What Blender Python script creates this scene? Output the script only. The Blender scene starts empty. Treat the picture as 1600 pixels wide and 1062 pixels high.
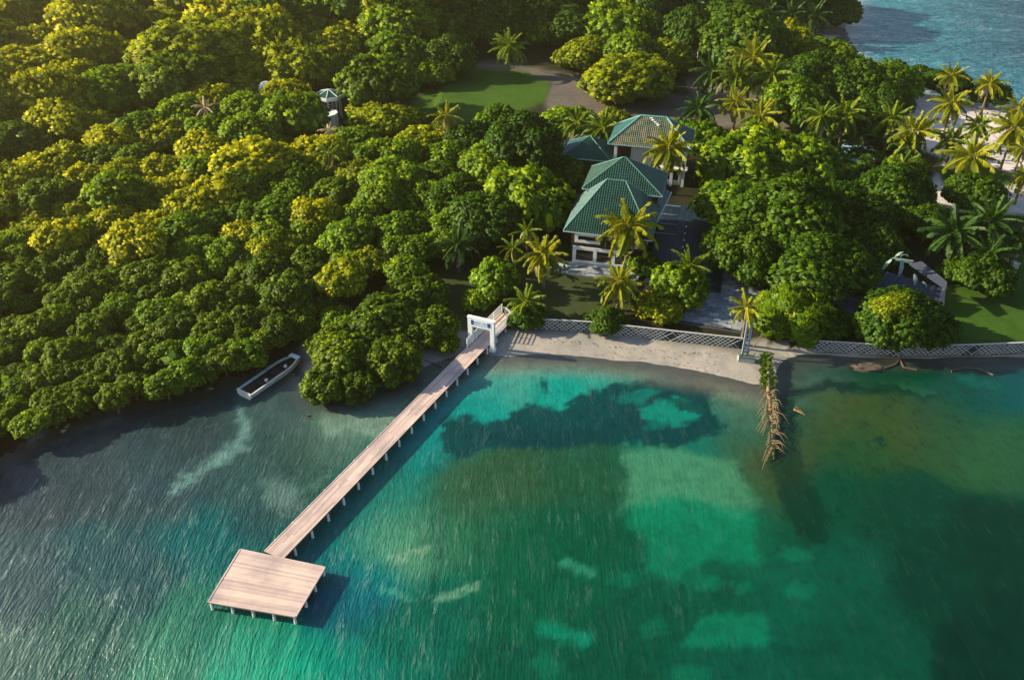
import bpy, bmesh, math, random
import numpy as np
from mathutils import Vector, Matrix, Euler
random.seed(7); np.random.seed(7)
S = bpy.context.scene
COL = S.collection
R = math.radians

# ------------------------------------------------------------------ camera, sky, sun, exposure
CH = 60.0; FPX = 1300.0; PITCH = math.atan2(881.0, FPX)
cam = bpy.data.cameras.new('camera'); camo = bpy.data.objects.new('camera', cam); COL.objects.link(camo)
camo.location = (0, 0, CH); camo.rotation_euler = (math.pi/2 - PITCH, 0, 0)
cam.sensor_width = 36; cam.lens = 36*FPX/1600; cam.clip_start = 1; cam.clip_end = 9000
S.camera = camo
SUN_AZ = math.atan2(0.16, -0.985)          # direction towards the sun, in the ground plane
SUN_EL = R(25)
w = bpy.data.worlds.new('World'); S.world = w; w.use_nodes = True
wn = w.node_tree.nodes; bg = wn['Background']
sky = wn.new('ShaderNodeTexSky'); sky.sky_type = 'NISHITA'; sky.sun_disc = False
sky.sun_elevation = SUN_EL; sky.sun_rotation = math.pi/2 - SUN_AZ
w.node_tree.links.new(sky.outputs[0], bg.inputs[0]); bg.inputs[1].default_value = 0.09
sl = bpy.data.lights.new('sun', 'SUN'); sl.energy = 5.0; sl.angle = R(0.6); sl.color = (1.0, 0.83, 0.55)
so = bpy.data.objects.new('sun', sl); COL.objects.link(so)
sd = Vector((math.cos(SUN_AZ)*math.cos(SUN_EL), math.sin(SUN_AZ)*math.cos(SUN_EL), math.sin(SUN_EL)))
so.rotation_euler = sd.to_track_quat('Z', 'Y').to_euler(); so.location = (0, 0, 100)
S.view_settings.view_transform = 'Standard'; S.view_settings.look = 'None'
S.view_settings.exposure = 1.12; S.view_settings.gamma = 1
S.render.engine = 'CYCLES'
S.cycles.max_bounces = 6; S.cycles.transparent_max_bounces = 12; S.cycles.caustics_reflective = False; S.cycles.caustics_refractive = False

# ------------------------------------------------------------------ survey helpers: where a point of the photograph lies in the place
CP, SP = math.cos(PITCH), math.sin(PITCH)
def at(px, py, z=0.0):
    x = px-800.0; y = 531.0-py
    d = (x, FPX*CP+y*SP, -FPX*SP+y*CP)
    t = (z-CH)/d[2]
    return Vector((d[0]*t, d[1]*t, z))
def proj(X, Y, Z):
    dz = Z-CH
    dep = Y*CP-dz*SP; up = Y*SP+dz*CP
    dep = np.where(dep < 1, 1, dep)
    return 800+FPX*X/dep, 531-FPX*up/dep
def ppm(py):                                 # pixels per metre on the ground at a picture row
    p = at(800, py, 2.0); return FPX/(p.y*CP+(CH-2)*SP)

# ------------------------------------------------------------------ naming helpers
def tag(o, label=None, cat=None, group=None, kind=None):
    if label: o['label'] = label
    if cat: o['category'] = cat
    if group: o['group'] = group
    if kind: o['kind'] = kind
    return o
def empty(name, loc=(0, 0, 0), rz=0.0, label=None, cat=None, group=None):
    o = bpy.data.objects.new(name, None); COL.objects.link(o)
    o.location = loc; o.rotation_euler = (0, 0, rz); o.empty_display_size = .3
    return tag(o, label, cat, group)
def link(name, me, parent=None, loc=None, rot=None, scale=None):
    o = bpy.data.objects.new(name, me); COL.objects.link(o)
    if parent: o.parent = parent
    if loc is not None: o.location = loc
    if rot is not None: o.rotation_euler = rot
    if scale is not None: o.scale = scale
    return o
class MB:
    def __init__(s): s.v = []; s.f = []
    def quad(s, *p):
        n = len(s.v); s.v += [tuple(q) for q in p]; s.f.append(tuple(range(n, n+len(p))))
    def box(s, c, d, rz=0, M=None):
        c = Vector(c); n = len(s.v); ca, sa = math.cos(rz), math.sin(rz)
        for sz in (-1, 1):
            for sx, sy in ((-1, -1), (1, -1), (1, 1), (-1, 1)):
                x, y, z = sx*d[0]/2, sy*d[1]/2, sz*d[2]/2
                v = Vector((x*ca-y*sa, x*sa+y*ca, z))
                if M: v = M @ Vector((x, y, z))
                s.v.append(tuple(c+v))
        for q in ((3, 2, 1, 0), (4, 5, 6, 7), (0, 1, 5, 4), (1, 2, 6, 5), (2, 3, 7, 6), (3, 0, 4, 7)): s.f.append(tuple(n+i for i in q))
        return s
    def bar(s, a, b, wd, h=None):
        a, b = Vector(a), Vector(b); h = h or wd
        d = b-a; L = d.length
        if L < 1e-5: return s
        x = d/L; up = Vector((0, 0, 1))
        if abs(x.z) > .98: up = Vector((0, 1, 0))
        y = up.cross(x).normalized(); z = x.cross(y)
        s.box((a+b)/2, (L, wd, h), M=Matrix((x, y, z)).transposed()); return s
    def tube(s, pts, rad, n=6, cap=True):
        pts = [Vector(p) for p in pts]; rings = []
        for i, p in enumerate(pts):
            t = (pts[min(i+1, len(pts)-1)]-pts[max(i-1, 0)]).normalized()
            u = t.cross(Vector((0, 0, 1)) if abs(t.z) < .9 else Vector((1, 0, 0))).normalized(); v = t.cross(u)
            r = rad[i] if isinstance(rad, (list, tuple)) else rad
            b = len(s.v)
            for k in range(n):
                a = 2*math.pi*k/n; s.v.append(tuple(p+u*math.cos(a)*r+v*math.sin(a)*r))
            rings.append(b)
        for a, b in zip(rings, rings[1:]):
            for k in range(n): s.f.append((a+k, a+(k+1) % n, b+(k+1) % n, b+k))
        if cap: s.f.append(tuple(rings[0]+k for k in range(n))); s.f.append(tuple(rings[-1]+k for k in reversed(range(n))))
        return s
    def prism(s, poly, z0, z1):
        n = len(s.v); m = len(poly)
        for z in (z0, z1): s.v += [(p[0], p[1], z) for p in poly]
        s.f.append(tuple(range(n+m-1, n-1, -1))); s.f.append(tuple(range(n+m, n+2*m)))
        for i in range(m): j = (i+1) % m; s.f.append((n+i, n+j, n+m+j, n+m+i))
        return s
    def mesh(s, name, mat, smooth=False):
        me = bpy.data.meshes.new(name); me.from_pydata(s.v, [], s.f)
        if mat: me.materials.append(mat)
        if smooth: me.polygons.foreach_set('use_smooth', [True]*len(me.polygons))
        bm = bmesh.new(); bm.from_mesh(me); bmesh.ops.recalc_face_normals(bm, faces=bm.faces); bm.to_mesh(me); bm.free()
        return me
    def build(s, name, mat, parent=None, smooth=False, **k): return link(name, s.mesh(name, mat, smooth), parent, **k)
def npmesh(name, V, Q, mat, col=None, smooth=False, k=4):
    me = bpy.data.meshes.new(name); n = len(Q)
    me.vertices.add(len(V)); me.vertices.foreach_set('co', np.asarray(V, np.float32).ravel())
    me.loops.add(n*k); me.loops.foreach_set('vertex_index', np.asarray(Q, np.int32).ravel())
    me.polygons.add(n); me.polygons.foreach_set('loop_start', np.arange(0, n*k, k, dtype=np.int32))
    me.update(calc_edges=True)
    if smooth: me.polygons.foreach_set('use_smooth', np.ones(n, bool))
    if col is not None:
        a = me.attributes.new('tint', 'FLOAT_COLOR', 'POINT'); a.data.foreach_set('color', np.asarray(col, np.float32).ravel())
    if mat: me.materials.append(mat)
    return me

# ------------------------------------------------------------------ noise (numpy)
_rs = np.random.RandomState(11); _T = _rs.rand(256, 256)
def vnoise(x, y):
    xi = np.floor(x).astype(int); yi = np.floor(y).astype(int); fx = x-xi; fy = y-yi
    fx = fx*fx*(3-2*fx); fy = fy*fy*(3-2*fy)
    g = lambda a, b: _T[a & 255, b & 255]
    return (g(xi, yi)*(1-fx)+g(xi+1, yi)*fx)*(1-fy)+(g(xi, yi+1)*(1-fx)+g(xi+1, yi+1)*fx)*fy
def fbm(x, y, o=4):
    r = 0; a = .5; s = 0
    for i in range(o): r = r+a*vnoise(x*2**i+17*i, y*2**i+31*i); s += a; a *= .5
    return r/s*2-1
def sdpoly(X, Y, P):                          # signed distance, positive inside
    P = np.asarray(P, float); d = np.full(X.shape, 1e18); ins = np.zeros(X.shape, bool); n = len(P)
    for i in range(n):
        a = P[i]; b = P[(i+1) % n]; e = b-a
        wx, wy = X-a[0], Y-a[1]; t = np.clip((wx*e[0]+wy*e[1])/(e@e+1e-12), 0, 1)
        d = np.minimum(d, (wx-e[0]*t)**2+(wy-e[1]*t)**2)
        c = ((a[1] > Y) != (b[1] > Y)) & (X < (b[0]-a[0])*(Y-a[1])/((b[1]-a[1]) if b[1] != a[1] else 1e-9)+a[0])
        ins ^= c
    d = np.sqrt(d); return np.where(ins, d, -d)
def lin(c): c = np.asarray(c, float)/255; return np.where(c <= .04045, c/12.92, ((c+.055)/1.055)**2.4)
def sstep(a, b, x): t = np.clip((x-a)/(b-a), 0, 1); return t*t*(3-2*t)

# ------------------------------------------------------------------ materials
class NT:
    def __init__(s, name):
        s.m = bpy.data.materials.new(name); s.m.use_nodes = True; s.t = s.m.node_tree; s.t.nodes.clear()
        s.out = s.n('ShaderNodeOutputMaterial')
    def n(s, typ, **k):
        o = s.t.nodes.new(typ)
        for a, b in k.items(): setattr(o, a, b)
        return o
    def l(s, a, b): s.t.links.new(a, b)
    def noise(s, scale, detail=3, vec=None, rough=.55):
        o = s.n('ShaderNodeTexNoise'); o.inputs['Scale'].default_value = scale; o.inputs['Detail'].default_value = detail; o.inputs['Roughness'].default_value = rough
        if vec is not None: s.l(vec, o.inputs['Vector'])
        return o.outputs['Fac']
    def pos(s): return s.n('ShaderNodeNewGeometry').outputs['Position']
    def ob(s): return s.n('ShaderNodeTexCoord').outputs['Object']
    def mapv(s, vec, sc, rot=(0, 0, 0)):
        o = s.n('ShaderNodeMapping'); o.inputs['Scale'].default_value = sc; o.inputs['Rotation'].default_value = rot; s.l(vec, o.inputs['Vector']); return o.outputs[0]
    def ramp(s, fac, stops):
        o = s.n('ShaderNodeValToRGB'); e = o.color_ramp.elements
        while len(e) < len(stops): e.new(.5)
        for i, (p, c) in enumerate(stops): e[i].position = p; e[i].color = (*c, 1) if len(c) == 3 else c
        s.l(fac, o.inputs[0]); return o.outputs[0]
    def mul(s, a, b, fac=1.0, mode='MULTIPLY'):
        o = s.n('ShaderNodeMix', data_type='RGBA', blend_type=mode); o.inputs[0].default_value = fac
        s.l(a, o.inputs[6]) if not isinstance(a, tuple) else setattr(o.inputs[6], 'default_value', (*a, 1))
        s.l(b, o.inputs[7]) if not isinstance(b, tuple) else setattr(o.inputs[7], 'default_value', (*b, 1))
        return o.outputs[2]
    def bump(s, h, st=.4, dist=.1):
        o = s.n('ShaderNodeBump'); o.inputs['Strength'].default_value = st; o.inputs['Distance'].default_value = dist; s.l(h, o.inputs['Height']); return o.outputs[0]
    def bsdf(s, col, rough=.8, nrm=None, spec=.3, metal=0):
        o = s.n('ShaderNodeBsdfPrincipled'); o.inputs['Roughness'].default_value = rough; o.inputs['Specular IOR Level'].default_value = spec; o.inputs['Metallic'].default_value = metal
        if isinstance(col, tuple): o.inputs['Base Color'].default_value = (*col, 1)
        else: s.l(col, o.inputs['Base Color'])
        if nrm is not None: s.l(nrm, o.inputs['Normal'])
        return o.outputs[0]
    def done(s, sh): s.l(sh, s.out.inputs[0]); return s.m
def plain(name, col, rough=.7, var=.25, scale=3, spec=.3, stretch=None, objrand=0.0, bump=.15):
    t = NT(name); v = t.ob()
    if stretch: v = t.mapv(v, stretch)
    nf = t.noise(scale, 4, v)
    c = t.ramp(nf, [(.25, tuple(x*(1-var) for x in col)), (.75, tuple(min(1, x*(1+var)) for x in col))])
    if objrand:
        oi = t.n('ShaderNodeObjectInfo'); c = t.mul(c, t.ramp(oi.outputs['Random'], [(0, (1-objrand,)*3), (1, (1+0*objrand,)*3)]))
    return t.done(t.bsdf(c, rough, t.bump(nf, bump, .05), spec))
def leafmat(name, ca, cb, cc, trans=.35, transcol=None, rough=.5):
    """leaf colour: varies per rosette (attribute) and per tree (object random)"""
    t = NT(name)
    at_ = t.n('ShaderNodeAttribute', attribute_name='tint'); sep = t.n('ShaderNodeSeparateColor'); t.l(at_.outputs['Color'], sep.inputs[0])
    oi = t.n('ShaderNodeObjectInfo')
    c = t.ramp(sep.outputs[0], [(0, ca), (.55, cb), (1, cc)])
    c = t.mul(c, t.ramp(oi.outputs['Random'], [(0, (.62, .75, .7)), (.35, (.88, .98, 1)), (.7, (1.05, 1.06, .9)), (1, (1.18, 1.16, .85))]))
    d = t.n('ShaderNodeBsdfDiffuse'); t.l(c, d.inputs[0])
    tr = t.n('ShaderNodeBsdfTranslucent'); t.l(t.mul(c, (1.5, 1.35, .5)), tr.inputs[0])
    g = t.n('ShaderNodeBsdfGlossy'); g.inputs['Roughness'].default_value = rough; g.inputs[0].default_value = (.8, .85, .8, 1)
    m = t.n('ShaderNodeMixShader'); m.inputs[0].default_value = trans; t.l(d.outputs[0], m.inputs[1]); t.l(tr.outputs[0], m.inputs[2])
    m2 = t.n('ShaderNodeMixShader'); m2.inputs[0].default_value = .015; t.l(m.outputs[0], m2.inputs[1]); t.l(g.outputs[0], m2.inputs[2])
    return t.done(m2.outputs[0])
M = {}
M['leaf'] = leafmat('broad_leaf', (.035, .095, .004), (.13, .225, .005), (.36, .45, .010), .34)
M['leaf_gold_lit'] = leafmat('golden_lit_leaf', (.10, .135, .003), (.30, .33, .005), (.62, .57, .010), .38)  # yellow leaf colour, also painting the warm sun glow over the upper-left wood
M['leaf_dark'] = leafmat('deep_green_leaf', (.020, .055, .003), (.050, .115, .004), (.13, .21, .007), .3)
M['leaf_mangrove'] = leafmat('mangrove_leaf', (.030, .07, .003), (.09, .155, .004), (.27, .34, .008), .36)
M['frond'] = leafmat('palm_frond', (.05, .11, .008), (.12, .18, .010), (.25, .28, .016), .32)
M['frond_sunlit'] = leafmat('sunlit_palm_frond', (.09, .14, .008), (.22, .235, .010), (.40, .35, .018), .32)  # sunlit copy of the frond: warm light painted in as yellow
M['frond_shaded'] = leafmat('shaded_palm_frond', (.018, .055, .012), (.034, .085, .014), (.065, .13, .018), .3)  # shaded copy of the frond: shade painted in as darker green
M['frond_dry'] = leafmat('dry_frond', (.22, .16, .09), (.36, .27, .16), (.5, .4, .28), .15)
M['bark'] = plain('bark', (.14, .10, .07), .9, .4, 6, stretch=(1, 1, .3))
M['palm_bark'] = plain('palm_bark', (.17, .13, .10), .9, .35, 8, stretch=(.4, .4, 4))
M['white'] = plain('white_paint', (.78, .80, .80), .55, .06, 2)
M['cream_wall'] = plain('cream_wall', (.62, .60, .54), .8, .12, 1.5)
M['dark_wall'] = plain('dark_brown_wall', (.045, .022, .018), .75, .3, 2, stretch=(1, 1, 6))
M['brown_wall'] = plain('brown_wood', (.13, .07, .045), .8, .35, 3)
M['trim'] = plain('eave_trim', (.55, .68, .66), .5, .08, 2)
M['cap'] = plain('ridge_cap_glaze', (.10, .28, .25), .45, .35, 2)
M['slat'] = plain('weathered_white_slat', (.58, .60, .58), .7, .3, 6)
M['navy'] = plain('navy_print', (.012, .03, .16), .5, .1, 8)
M['greyblue'] = plain('faded_print', (.22, .30, .45), .6, .1, 8)
M['concrete'] = plain('pale_concrete', (.42, .43, .42), .85, .2, 3)
M['pile'] = plain('pale_pile', (.62, .64, .58), .75, .3, 5)
M['beam'] = plain('dark_timber', (.055, .035, .025), .85, .4, 4)
M['grey_timber'] = plain('grey_blue_timber', (.24, .29, .36), .8, .25, 5)
M['slate'] = plain('slate_roof', (.032, .042, .070), .7, .35, 2.5, stretch=(1, 5, 1))
M['rock'] = plain('rock', (.09, .07, .055), .9, .4, 1.5)
M['stone_wall'] = plain('dark_stone', (.035, .04, .04), .9, .5, 3)
M['dead_wood'] = plain('bleached_wood', (.23, .165, .09), .8, .3, 6)
M['thatch'] = plain('dry_leaf_sheath', (.20, .29, .26), .8, .3, 6)
M['boat'] = plain('boat_paint', (.60, .62, .58), .5, .2, 3)
M['boat_teal'] = plain('boat_side_deck', (.26, .38, .38), .5, .25, 3)
M['boat_dark'] = plain('boat_inside', (.03, .028, .025), .8, .4, 3)
M['pool'] = plain('pool_water', (.45, .75, .92), .1, .25, 1.2, spec=.6)
def glass():
    t = NT('window_glass'); return t.done(t.bsdf((.012, .012, .016), .06, None, .7))
M['glass'] = glass()
def roofmat(name, ca, cb):
    t = NT(name); v = t.ob()
    n = t.noise(.7, 4, v); n2 = t.noise(6, 3, v)
    c = t.ramp(n, [(.3, ca), (.7, cb)]); c = t.mul(c, t.ramp(n2, [(.2, (.6, .6, .6)), (.75, (1.15, 1.15, 1.1))]))
    return t.done(t.bsdf(c, .42, t.bump(n2, .2, .04), .5))
M['roof'] = roofmat('green_glazed_tile', (.004, .042, .030), (.008, .085, .060))
M['roof_bluelit'] = roofmat('blue_lit_tile', (.006, .07, .08), (.012, .13, .14))  # left slopes only: their bluish light painted into the tile colour
M['roof_tan'] = roofmat('patchy_tan_tile', (.03, .11, .085), (.30, .25, .15))  # front slope of the back house, tan and green in patches
def plankmat():
    t = NT('deck_board'); v = t.ob(); oi = t.n('ShaderNodeObjectInfo')
    g = t.noise(3, 5, t.mapv(v, (.25, 9, 9))); b = t.noise(.35, 3, t.pos())
    c = t.ramp(g, [(.25, (.50, .41, .385)), (.75, (.70, .58, .545))])
    c = t.mul(c, t.ramp(oi.outputs['Random'], [(0, (.72, .71, .73)), (.5, (.98, .95, .95)), (1, (1.12, 1.08, 1.03))]))
    c = t.mul(c, t.ramp(b, [(.3, (.70, .70, .74)), (.7, (1.08, 1.04, 1.0))]))
    return t.done(t.bsdf(c, .75, t.bump(g, .3, .02), .25))
M['plank'] = plankmat()
def pavemat():
    t = NT('paving_stone'); oi = t.n('ShaderNodeObjectInfo'); g = t.noise(2.2, 5, t.pos())
    c = t.ramp(g, [(.25, (.17, .20, .23)), (.75, (.36, .39, .42))])
    c = t.mul(c, t.ramp(oi.outputs['Random'], [(0, (.55, .58, .62)), (.6, (.9, .92, .95)), (1, (1.35, 1.35, 1.3))]))
    return t.done(t.bsdf(c, .85, t.bump(g, .4, .05), .25))
M['pave'] = pavemat()
def groundmat(name, sc=1.0, bs=.5):
    t = NT(name); a = t.n('ShaderNodeAttribute', attribute_name='tint'); p = t.pos()
    n1 = t.noise(.9*sc, 6, p, .65); n2 = t.noise(7*sc, 3, p)
    n0 = t.noise(.16, 5, p, .7)
    c = t.mul(t.mul(a.outputs['Color'], t.ramp(n0, [(.3, (.72, .78, .80)), (.7, (1.2, 1.12, 1.1))])), t.ramp(n1, [(.25, (.80, .80, .80)), (.75, (1.14, 1.14, 1.14))]))
    c = t.mul(c, t.ramp(n2, [(.25, (.88, .88, .88)), (.75, (1.08, 1.08, 1.08))]))
    return t.done(t.bsdf(c, .95, t.bump(n1, bs, .3), .1))
M['ground'] = groundmat('ground_soil', 1.0, .22); M['bed'] = groundmat('seabed_sand', .6, .2)

def watermat(name, lagoon=True):
    t = NT(name); a = t.n('ShaderNodeAttribute', attribute_name='tint'); p = t.pos()
    # warp so that crests wander
    wob = t.n('ShaderNodeTexNoise'); wob.inputs['Scale'].default_value = .06; wob.inputs['Detail'].default_value = 2; t.l(p, wob.inputs['Vector'])
    vm = t.n('ShaderNodeVectorMath', operation='SCALE'); vm.inputs['Scale'].default_value = 3 if lagoon else 9; t.l(wob.outputs['Color'], vm.inputs[0])
    va = t.n('ShaderNodeVectorMath', operation='ADD'); t.l(p, va.inputs[0]); t.l(vm.outputs[0], va.inputs[1])
    if lagoon: rz, s1, s2, s3 = R(-5), (1.35, .13, 1), (4.6, 1.5, 1), (.5, .06, 1)
    else: rz, s1, s2, s3 = R(12), (.10, .50, 1), (.35, 1.3, 1), (.08, .5, 1)
    c1 = t.noise(1, 4, t.mapv(va.outputs[0], s1, (0, 0, rz)), .6); c2 = t.noise(1, 3, t.mapv(va.outputs[0], s2, (0, 0, rz*1.7+.12))); c3 = t.noise(1, 2, t.mapv(va.outputs[0], s3, (0, 0, rz)))
    rdg = t.n('ShaderNodeMath', operation='SUBTRACT'); t.l(c1, rdg.inputs[0]); rdg.inputs[1].default_value = .5
    ab = t.n('ShaderNodeMath', operation='ABSOLUTE'); t.l(rdg.outputs[0], ab.inputs[0])
    sc = t.n('ShaderNodeMath', operation='MULTIPLY_ADD'); t.l(ab.outputs[0], sc.inputs[0]); sc.inputs[1].default_value = -1.6; t.l(c2, sc.inputs[2])
    h = t.n('ShaderNodeMath', operation='MULTIPLY_ADD'); t.l(c3, h.inputs[0]); h.inputs[1].default_value = 1.6; t.l(sc.outputs[0], h.inputs[2])
    # ripples strength by region (alpha of a second attribute)
    a2 = t.n('ShaderNodeAttribute', attribute_name='chop')
    bp = t.n('ShaderNodeBump'); bp.inputs['Distance'].default_value = .28 if lagoon else 1.3
    t.l(h.outputs[0], bp.inputs['Height']); t.l(a2.outputs['Fac'], bp.inputs['Strength'])
    # suspended sand and weed give the body of the water its colour; mottle with fine noise
    mot = t.ramp(t.noise(2.5, 4, t.mapv(p, (1, .4, 1))), [(.3, (.86, .88, .88)), (.7, (1.12, 1.1, 1.1))])
    col = t.mul(t.mul(a.outputs['Color'], mot), t.ramp(t.noise(.55, 6, p, .7), [(.32, (.70, .76, .78)), (.5, (1, 1, 1)), (.7, (1.16, 1.13, 1.1))]))
    # thin pale lines along ridges: sky glints painted into the water colour
    cr = t.ramp(ab.outputs[0], [(0, (1, 1, 1)), (.010, (.5, .5, .5)), (.028, (0, 0, 0))])
    crm = t.ramp(t.noise(1, 3, t.mapv(p, (.8, .22, 1))), [(.44, (0, 0, 0)), (.66, (1, 1, 1))])
    glint = t.n('ShaderNodeMath', operation='MULTIPLY'); t.l(cr, glint.inputs[0]); t.l(crm, glint.inputs[1])
    glint2 = t.n('ShaderNodeMath', operation='MULTIPLY'); t.l(glint.outputs[0], glint2.inputs[0]); chs = t.n('ShaderNodeMath', operation='POWER'); t.l(a2.outputs['Fac'], chs.inputs[0]); chs.inputs[1].default_value = 1.7; t.l(chs.outputs[0], glint2.inputs[1])
    glint3 = t.n('ShaderNodeMath', operation='MULTIPLY'); t.l(glint2.outputs[0], glint3.inputs[0]); glint3.inputs[1].default_value = 1.0 if lagoon else .6
    mx = t.n('ShaderNodeMix', data_type='RGBA'); t.l(glint3.outputs[0], mx.inputs[0]); t.l(col, mx.inputs[6]); mx.inputs[7].default_value = (.36, .52, .48, 1)
    d = t.n('ShaderNodeBsdfDiffuse'); t.l(mx.outputs[2], d.inputs[0]); t.l(bp.outputs[0], d.inputs['Normal'])
    tr = t.n('ShaderNodeBsdfTransparent'); t.l(t.mul(a.outputs['Color'], (1, 1, 1), .85, 'SCREEN'), tr.inputs[0]); tr.inputs[0].default_value = (.75, .95, .9, 1)
    body = t.n('ShaderNodeMixShader'); t.l(a.outputs['Alpha'], body.inputs[0]); t.l(tr.outputs[0], body.inputs[1]); t.l(d.outputs[0], body.inputs[2])
    g = t.n('ShaderNodeBsdfGlossy'); g.inputs['Roughness'].default_value = .22 if lagoon else .3; t.l(bp.outputs[0], g.inputs['Normal'])
    fr = t.n('ShaderNodeFresnel'); fr.inputs['IOR'].default_value = 1.33; t.l(bp.outputs[0], fr.inputs['Normal'])
    m = t.n('ShaderNodeMixShader'); t.l(fr.outputs[0], m.inputs[0]); t.l(body.outputs[0], m.inputs[1]); t.l(g.outputs[0], m.inputs[2])
    return t.done(m.outputs[0])
M['lagoon'] = watermat('lagoon_water'); M['sea'] = watermat('sea_water', False)

# ------------------------------------------------------------------ terrain, seabed, water
SHORE_PX = [(-300, 860), (0, 705), (60, 668), (150, 632), (330, 592), (380, 575), (452, 556), (474, 586), (492, 618), (530, 624), (575, 610), (625, 598), (680, 566), (735, 548),
            (765, 556), (830, 555), (920, 558), (1000, 565), (1100, 581), (1180, 600), (1200, 600), (1225, 562), (1260, 554), (1400, 560), (1600, 558), (2000, 560),
            (2600, 430), (2100, 250), (1750, 200), (1600, 176), (1560, 168), (1480, 160), (1425, 150), (1405, 128), (1330, 104), (1302, 66), (1322, 44), (1330, 0), (1330, -90)]
SHORE = [tuple(at(*p)[:2]) for p in SHORE_PX]+[(160, 900), (-2500, 900), (-2500, 60)]
UP_PX = [(806, 500), (860, 503), (1000, 508), (1060, 512), (1166, 526), (1250, 540), (1400, 545), (1600, 542), (1900, 540), (1900, 300), (1500, 200), (1100, 60), (700, 60), (640, 380), (760, 440)]
UP = [tuple(at(*p, .8)[:2]) for p in UP_PX]
def height(X, Y):
    d = sdpoly(X, Y, SHORE)+.5*fbm(X*.25, Y*.25)
    z = np.where(d > 0, np.minimum(.09*d, .5), np.maximum(.16*d, -3.2))
    u = sdpoly(X, Y, UP)
    return np.where(u > -.3, np.maximum(z, z*(1-sstep(-.3, .5, u))+1.1*sstep(-.3, .5, u)), z), d
def lines(*seg):
    out = []
    for a, b, s in seg: out.append(np.arange(a, b, s))
    return np.unique(np.concatenate(out).round(4))
def grid(xs, ys):
    X, Y = np.meshgrid(xs, ys); i = np.arange(len(xs)*len(ys)).reshape(len(ys), len(xs))
    Q = np.stack([i[:-1, :-1], i[:-1, 1:], i[1:, 1:], i[1:, :-1]], -1).reshape(-1, 4)
    return X.ravel(), Y.ravel(), Q
def trim(V, Q, keep, *arrs):
    Q = Q[keep[Q].any(1)]; used = np.unique(Q); mp = np.full(len(V), -1); mp[used] = np.arange(len(used))
    return (V[used], mp[Q])+tuple(a[used] for a in arrs)
xs = lines((-2400, -300, 150), (-300, -100, 5), (-100, 100, .8), (100, 360, 4), (360, 2600, 160)); ys = lines((-600, 20, 60), (20, 150, .8), (150, 430, 3), (430, 3000, 150))
X, Y, Q = grid(xs, ys); Z, D = height(X, Y)
PX, PY = proj(X, Y, Z)
def region(poly, feather, warp=6, pxs=None):
    qx, qy = (PX, PY) if pxs is None else pxs
    return sstep(-feather, feather, sdpoly(qx+warp*fbm(qx/30, qy/30), qy+warp*fbm(qx/30+50, qy/30), poly))[:, None]
soil = np.array([.026, .026, .014]); sand = np.array([.33, .315, .29]); lawn = np.array([.045, .105, .012]); dgrass = np.array([.045, .062, .022]); path = np.array([.125, .112, .10])  # sand is darkened and greyed to carry the beach's shade
C = np.tile(soil, (len(X), 1))
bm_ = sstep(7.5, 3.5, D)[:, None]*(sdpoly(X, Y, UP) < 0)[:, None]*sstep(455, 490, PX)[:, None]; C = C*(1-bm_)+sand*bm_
def paint(col, poly, f=3, wp=3):
    global C
    k = region(poly, f, wp); C = C*(1-k)+np.array(col)*k
paint((.29, .30, .28), [(590, 600), (700, 520), (745, 530), (730, 560), (640, 600)], 6)
paint(dgrass, [(640, 400), (700, 370), (880, 380), (1000, 440), (960, 520), (790, 510), (720, 520), (690, 470)])
paint(lawn, [(690, 118), (760, 104), (820, 110), (860, 128), (850, 160), (800, 185), (700, 195), (640, 170)])
paint(path, [(720, 104), (770, 96), (850, 108), (900, 118), (960, 150), (1080, 150), (1060, 100), (1120, 90), (1180, 150), (1330, 170), (1290, 240), (1160, 200), (1010, 190), (940, 185), (900, 200), (860, 190), (850, 160), (862, 130), (820, 112)])
paint((.62, .57, .57), [(1380, 130), (1430, 145), (1600, 170), (1900, 230), (1900, 350), (1480, 330), (1440, 300), (1480, 250), (1370, 200), (1360, 160)], 4)
paint(lawn*.8, [(1460, 260), (1560, 262), (1610, 285), (1560, 305), (1480, 300)], 3)
paint((.55, .50, .50), [(1500, 300), (1620, 285), (1620, 312), (1560, 322)], 3)
paint(lawn*.9, [(1450, 470), (1480, 440), (1620, 400), (1700, 400), (1700, 545), (1490, 545)], 5)
paint((.24, .26, .28), [(1230, 440), (1350, 465), (1340, 500), (1280, 500)], 4)
V = np.stack([X, Y, Z], 1); C4 = np.concatenate([C, np.ones((len(C), 1))], 1)
v, q, c = trim(V, Q, Z > -.05, C4)
tag(link('ground', npmesh('ground', v, q, M['ground'], c, True)), kind='structure')
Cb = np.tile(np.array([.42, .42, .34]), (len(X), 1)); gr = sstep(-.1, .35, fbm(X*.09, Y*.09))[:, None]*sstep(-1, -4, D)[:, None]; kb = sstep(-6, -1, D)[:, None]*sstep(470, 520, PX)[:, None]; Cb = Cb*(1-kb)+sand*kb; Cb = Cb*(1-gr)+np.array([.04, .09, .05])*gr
v, q, c = trim(V-np.array([0, 0, .004]), Q, Z < .05, np.concatenate([Cb, np.ones((len(C), 1))], 1))
tag(link('seabed', npmesh('seabed', v, q, M['bed'], c, True)), kind='structure')

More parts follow.
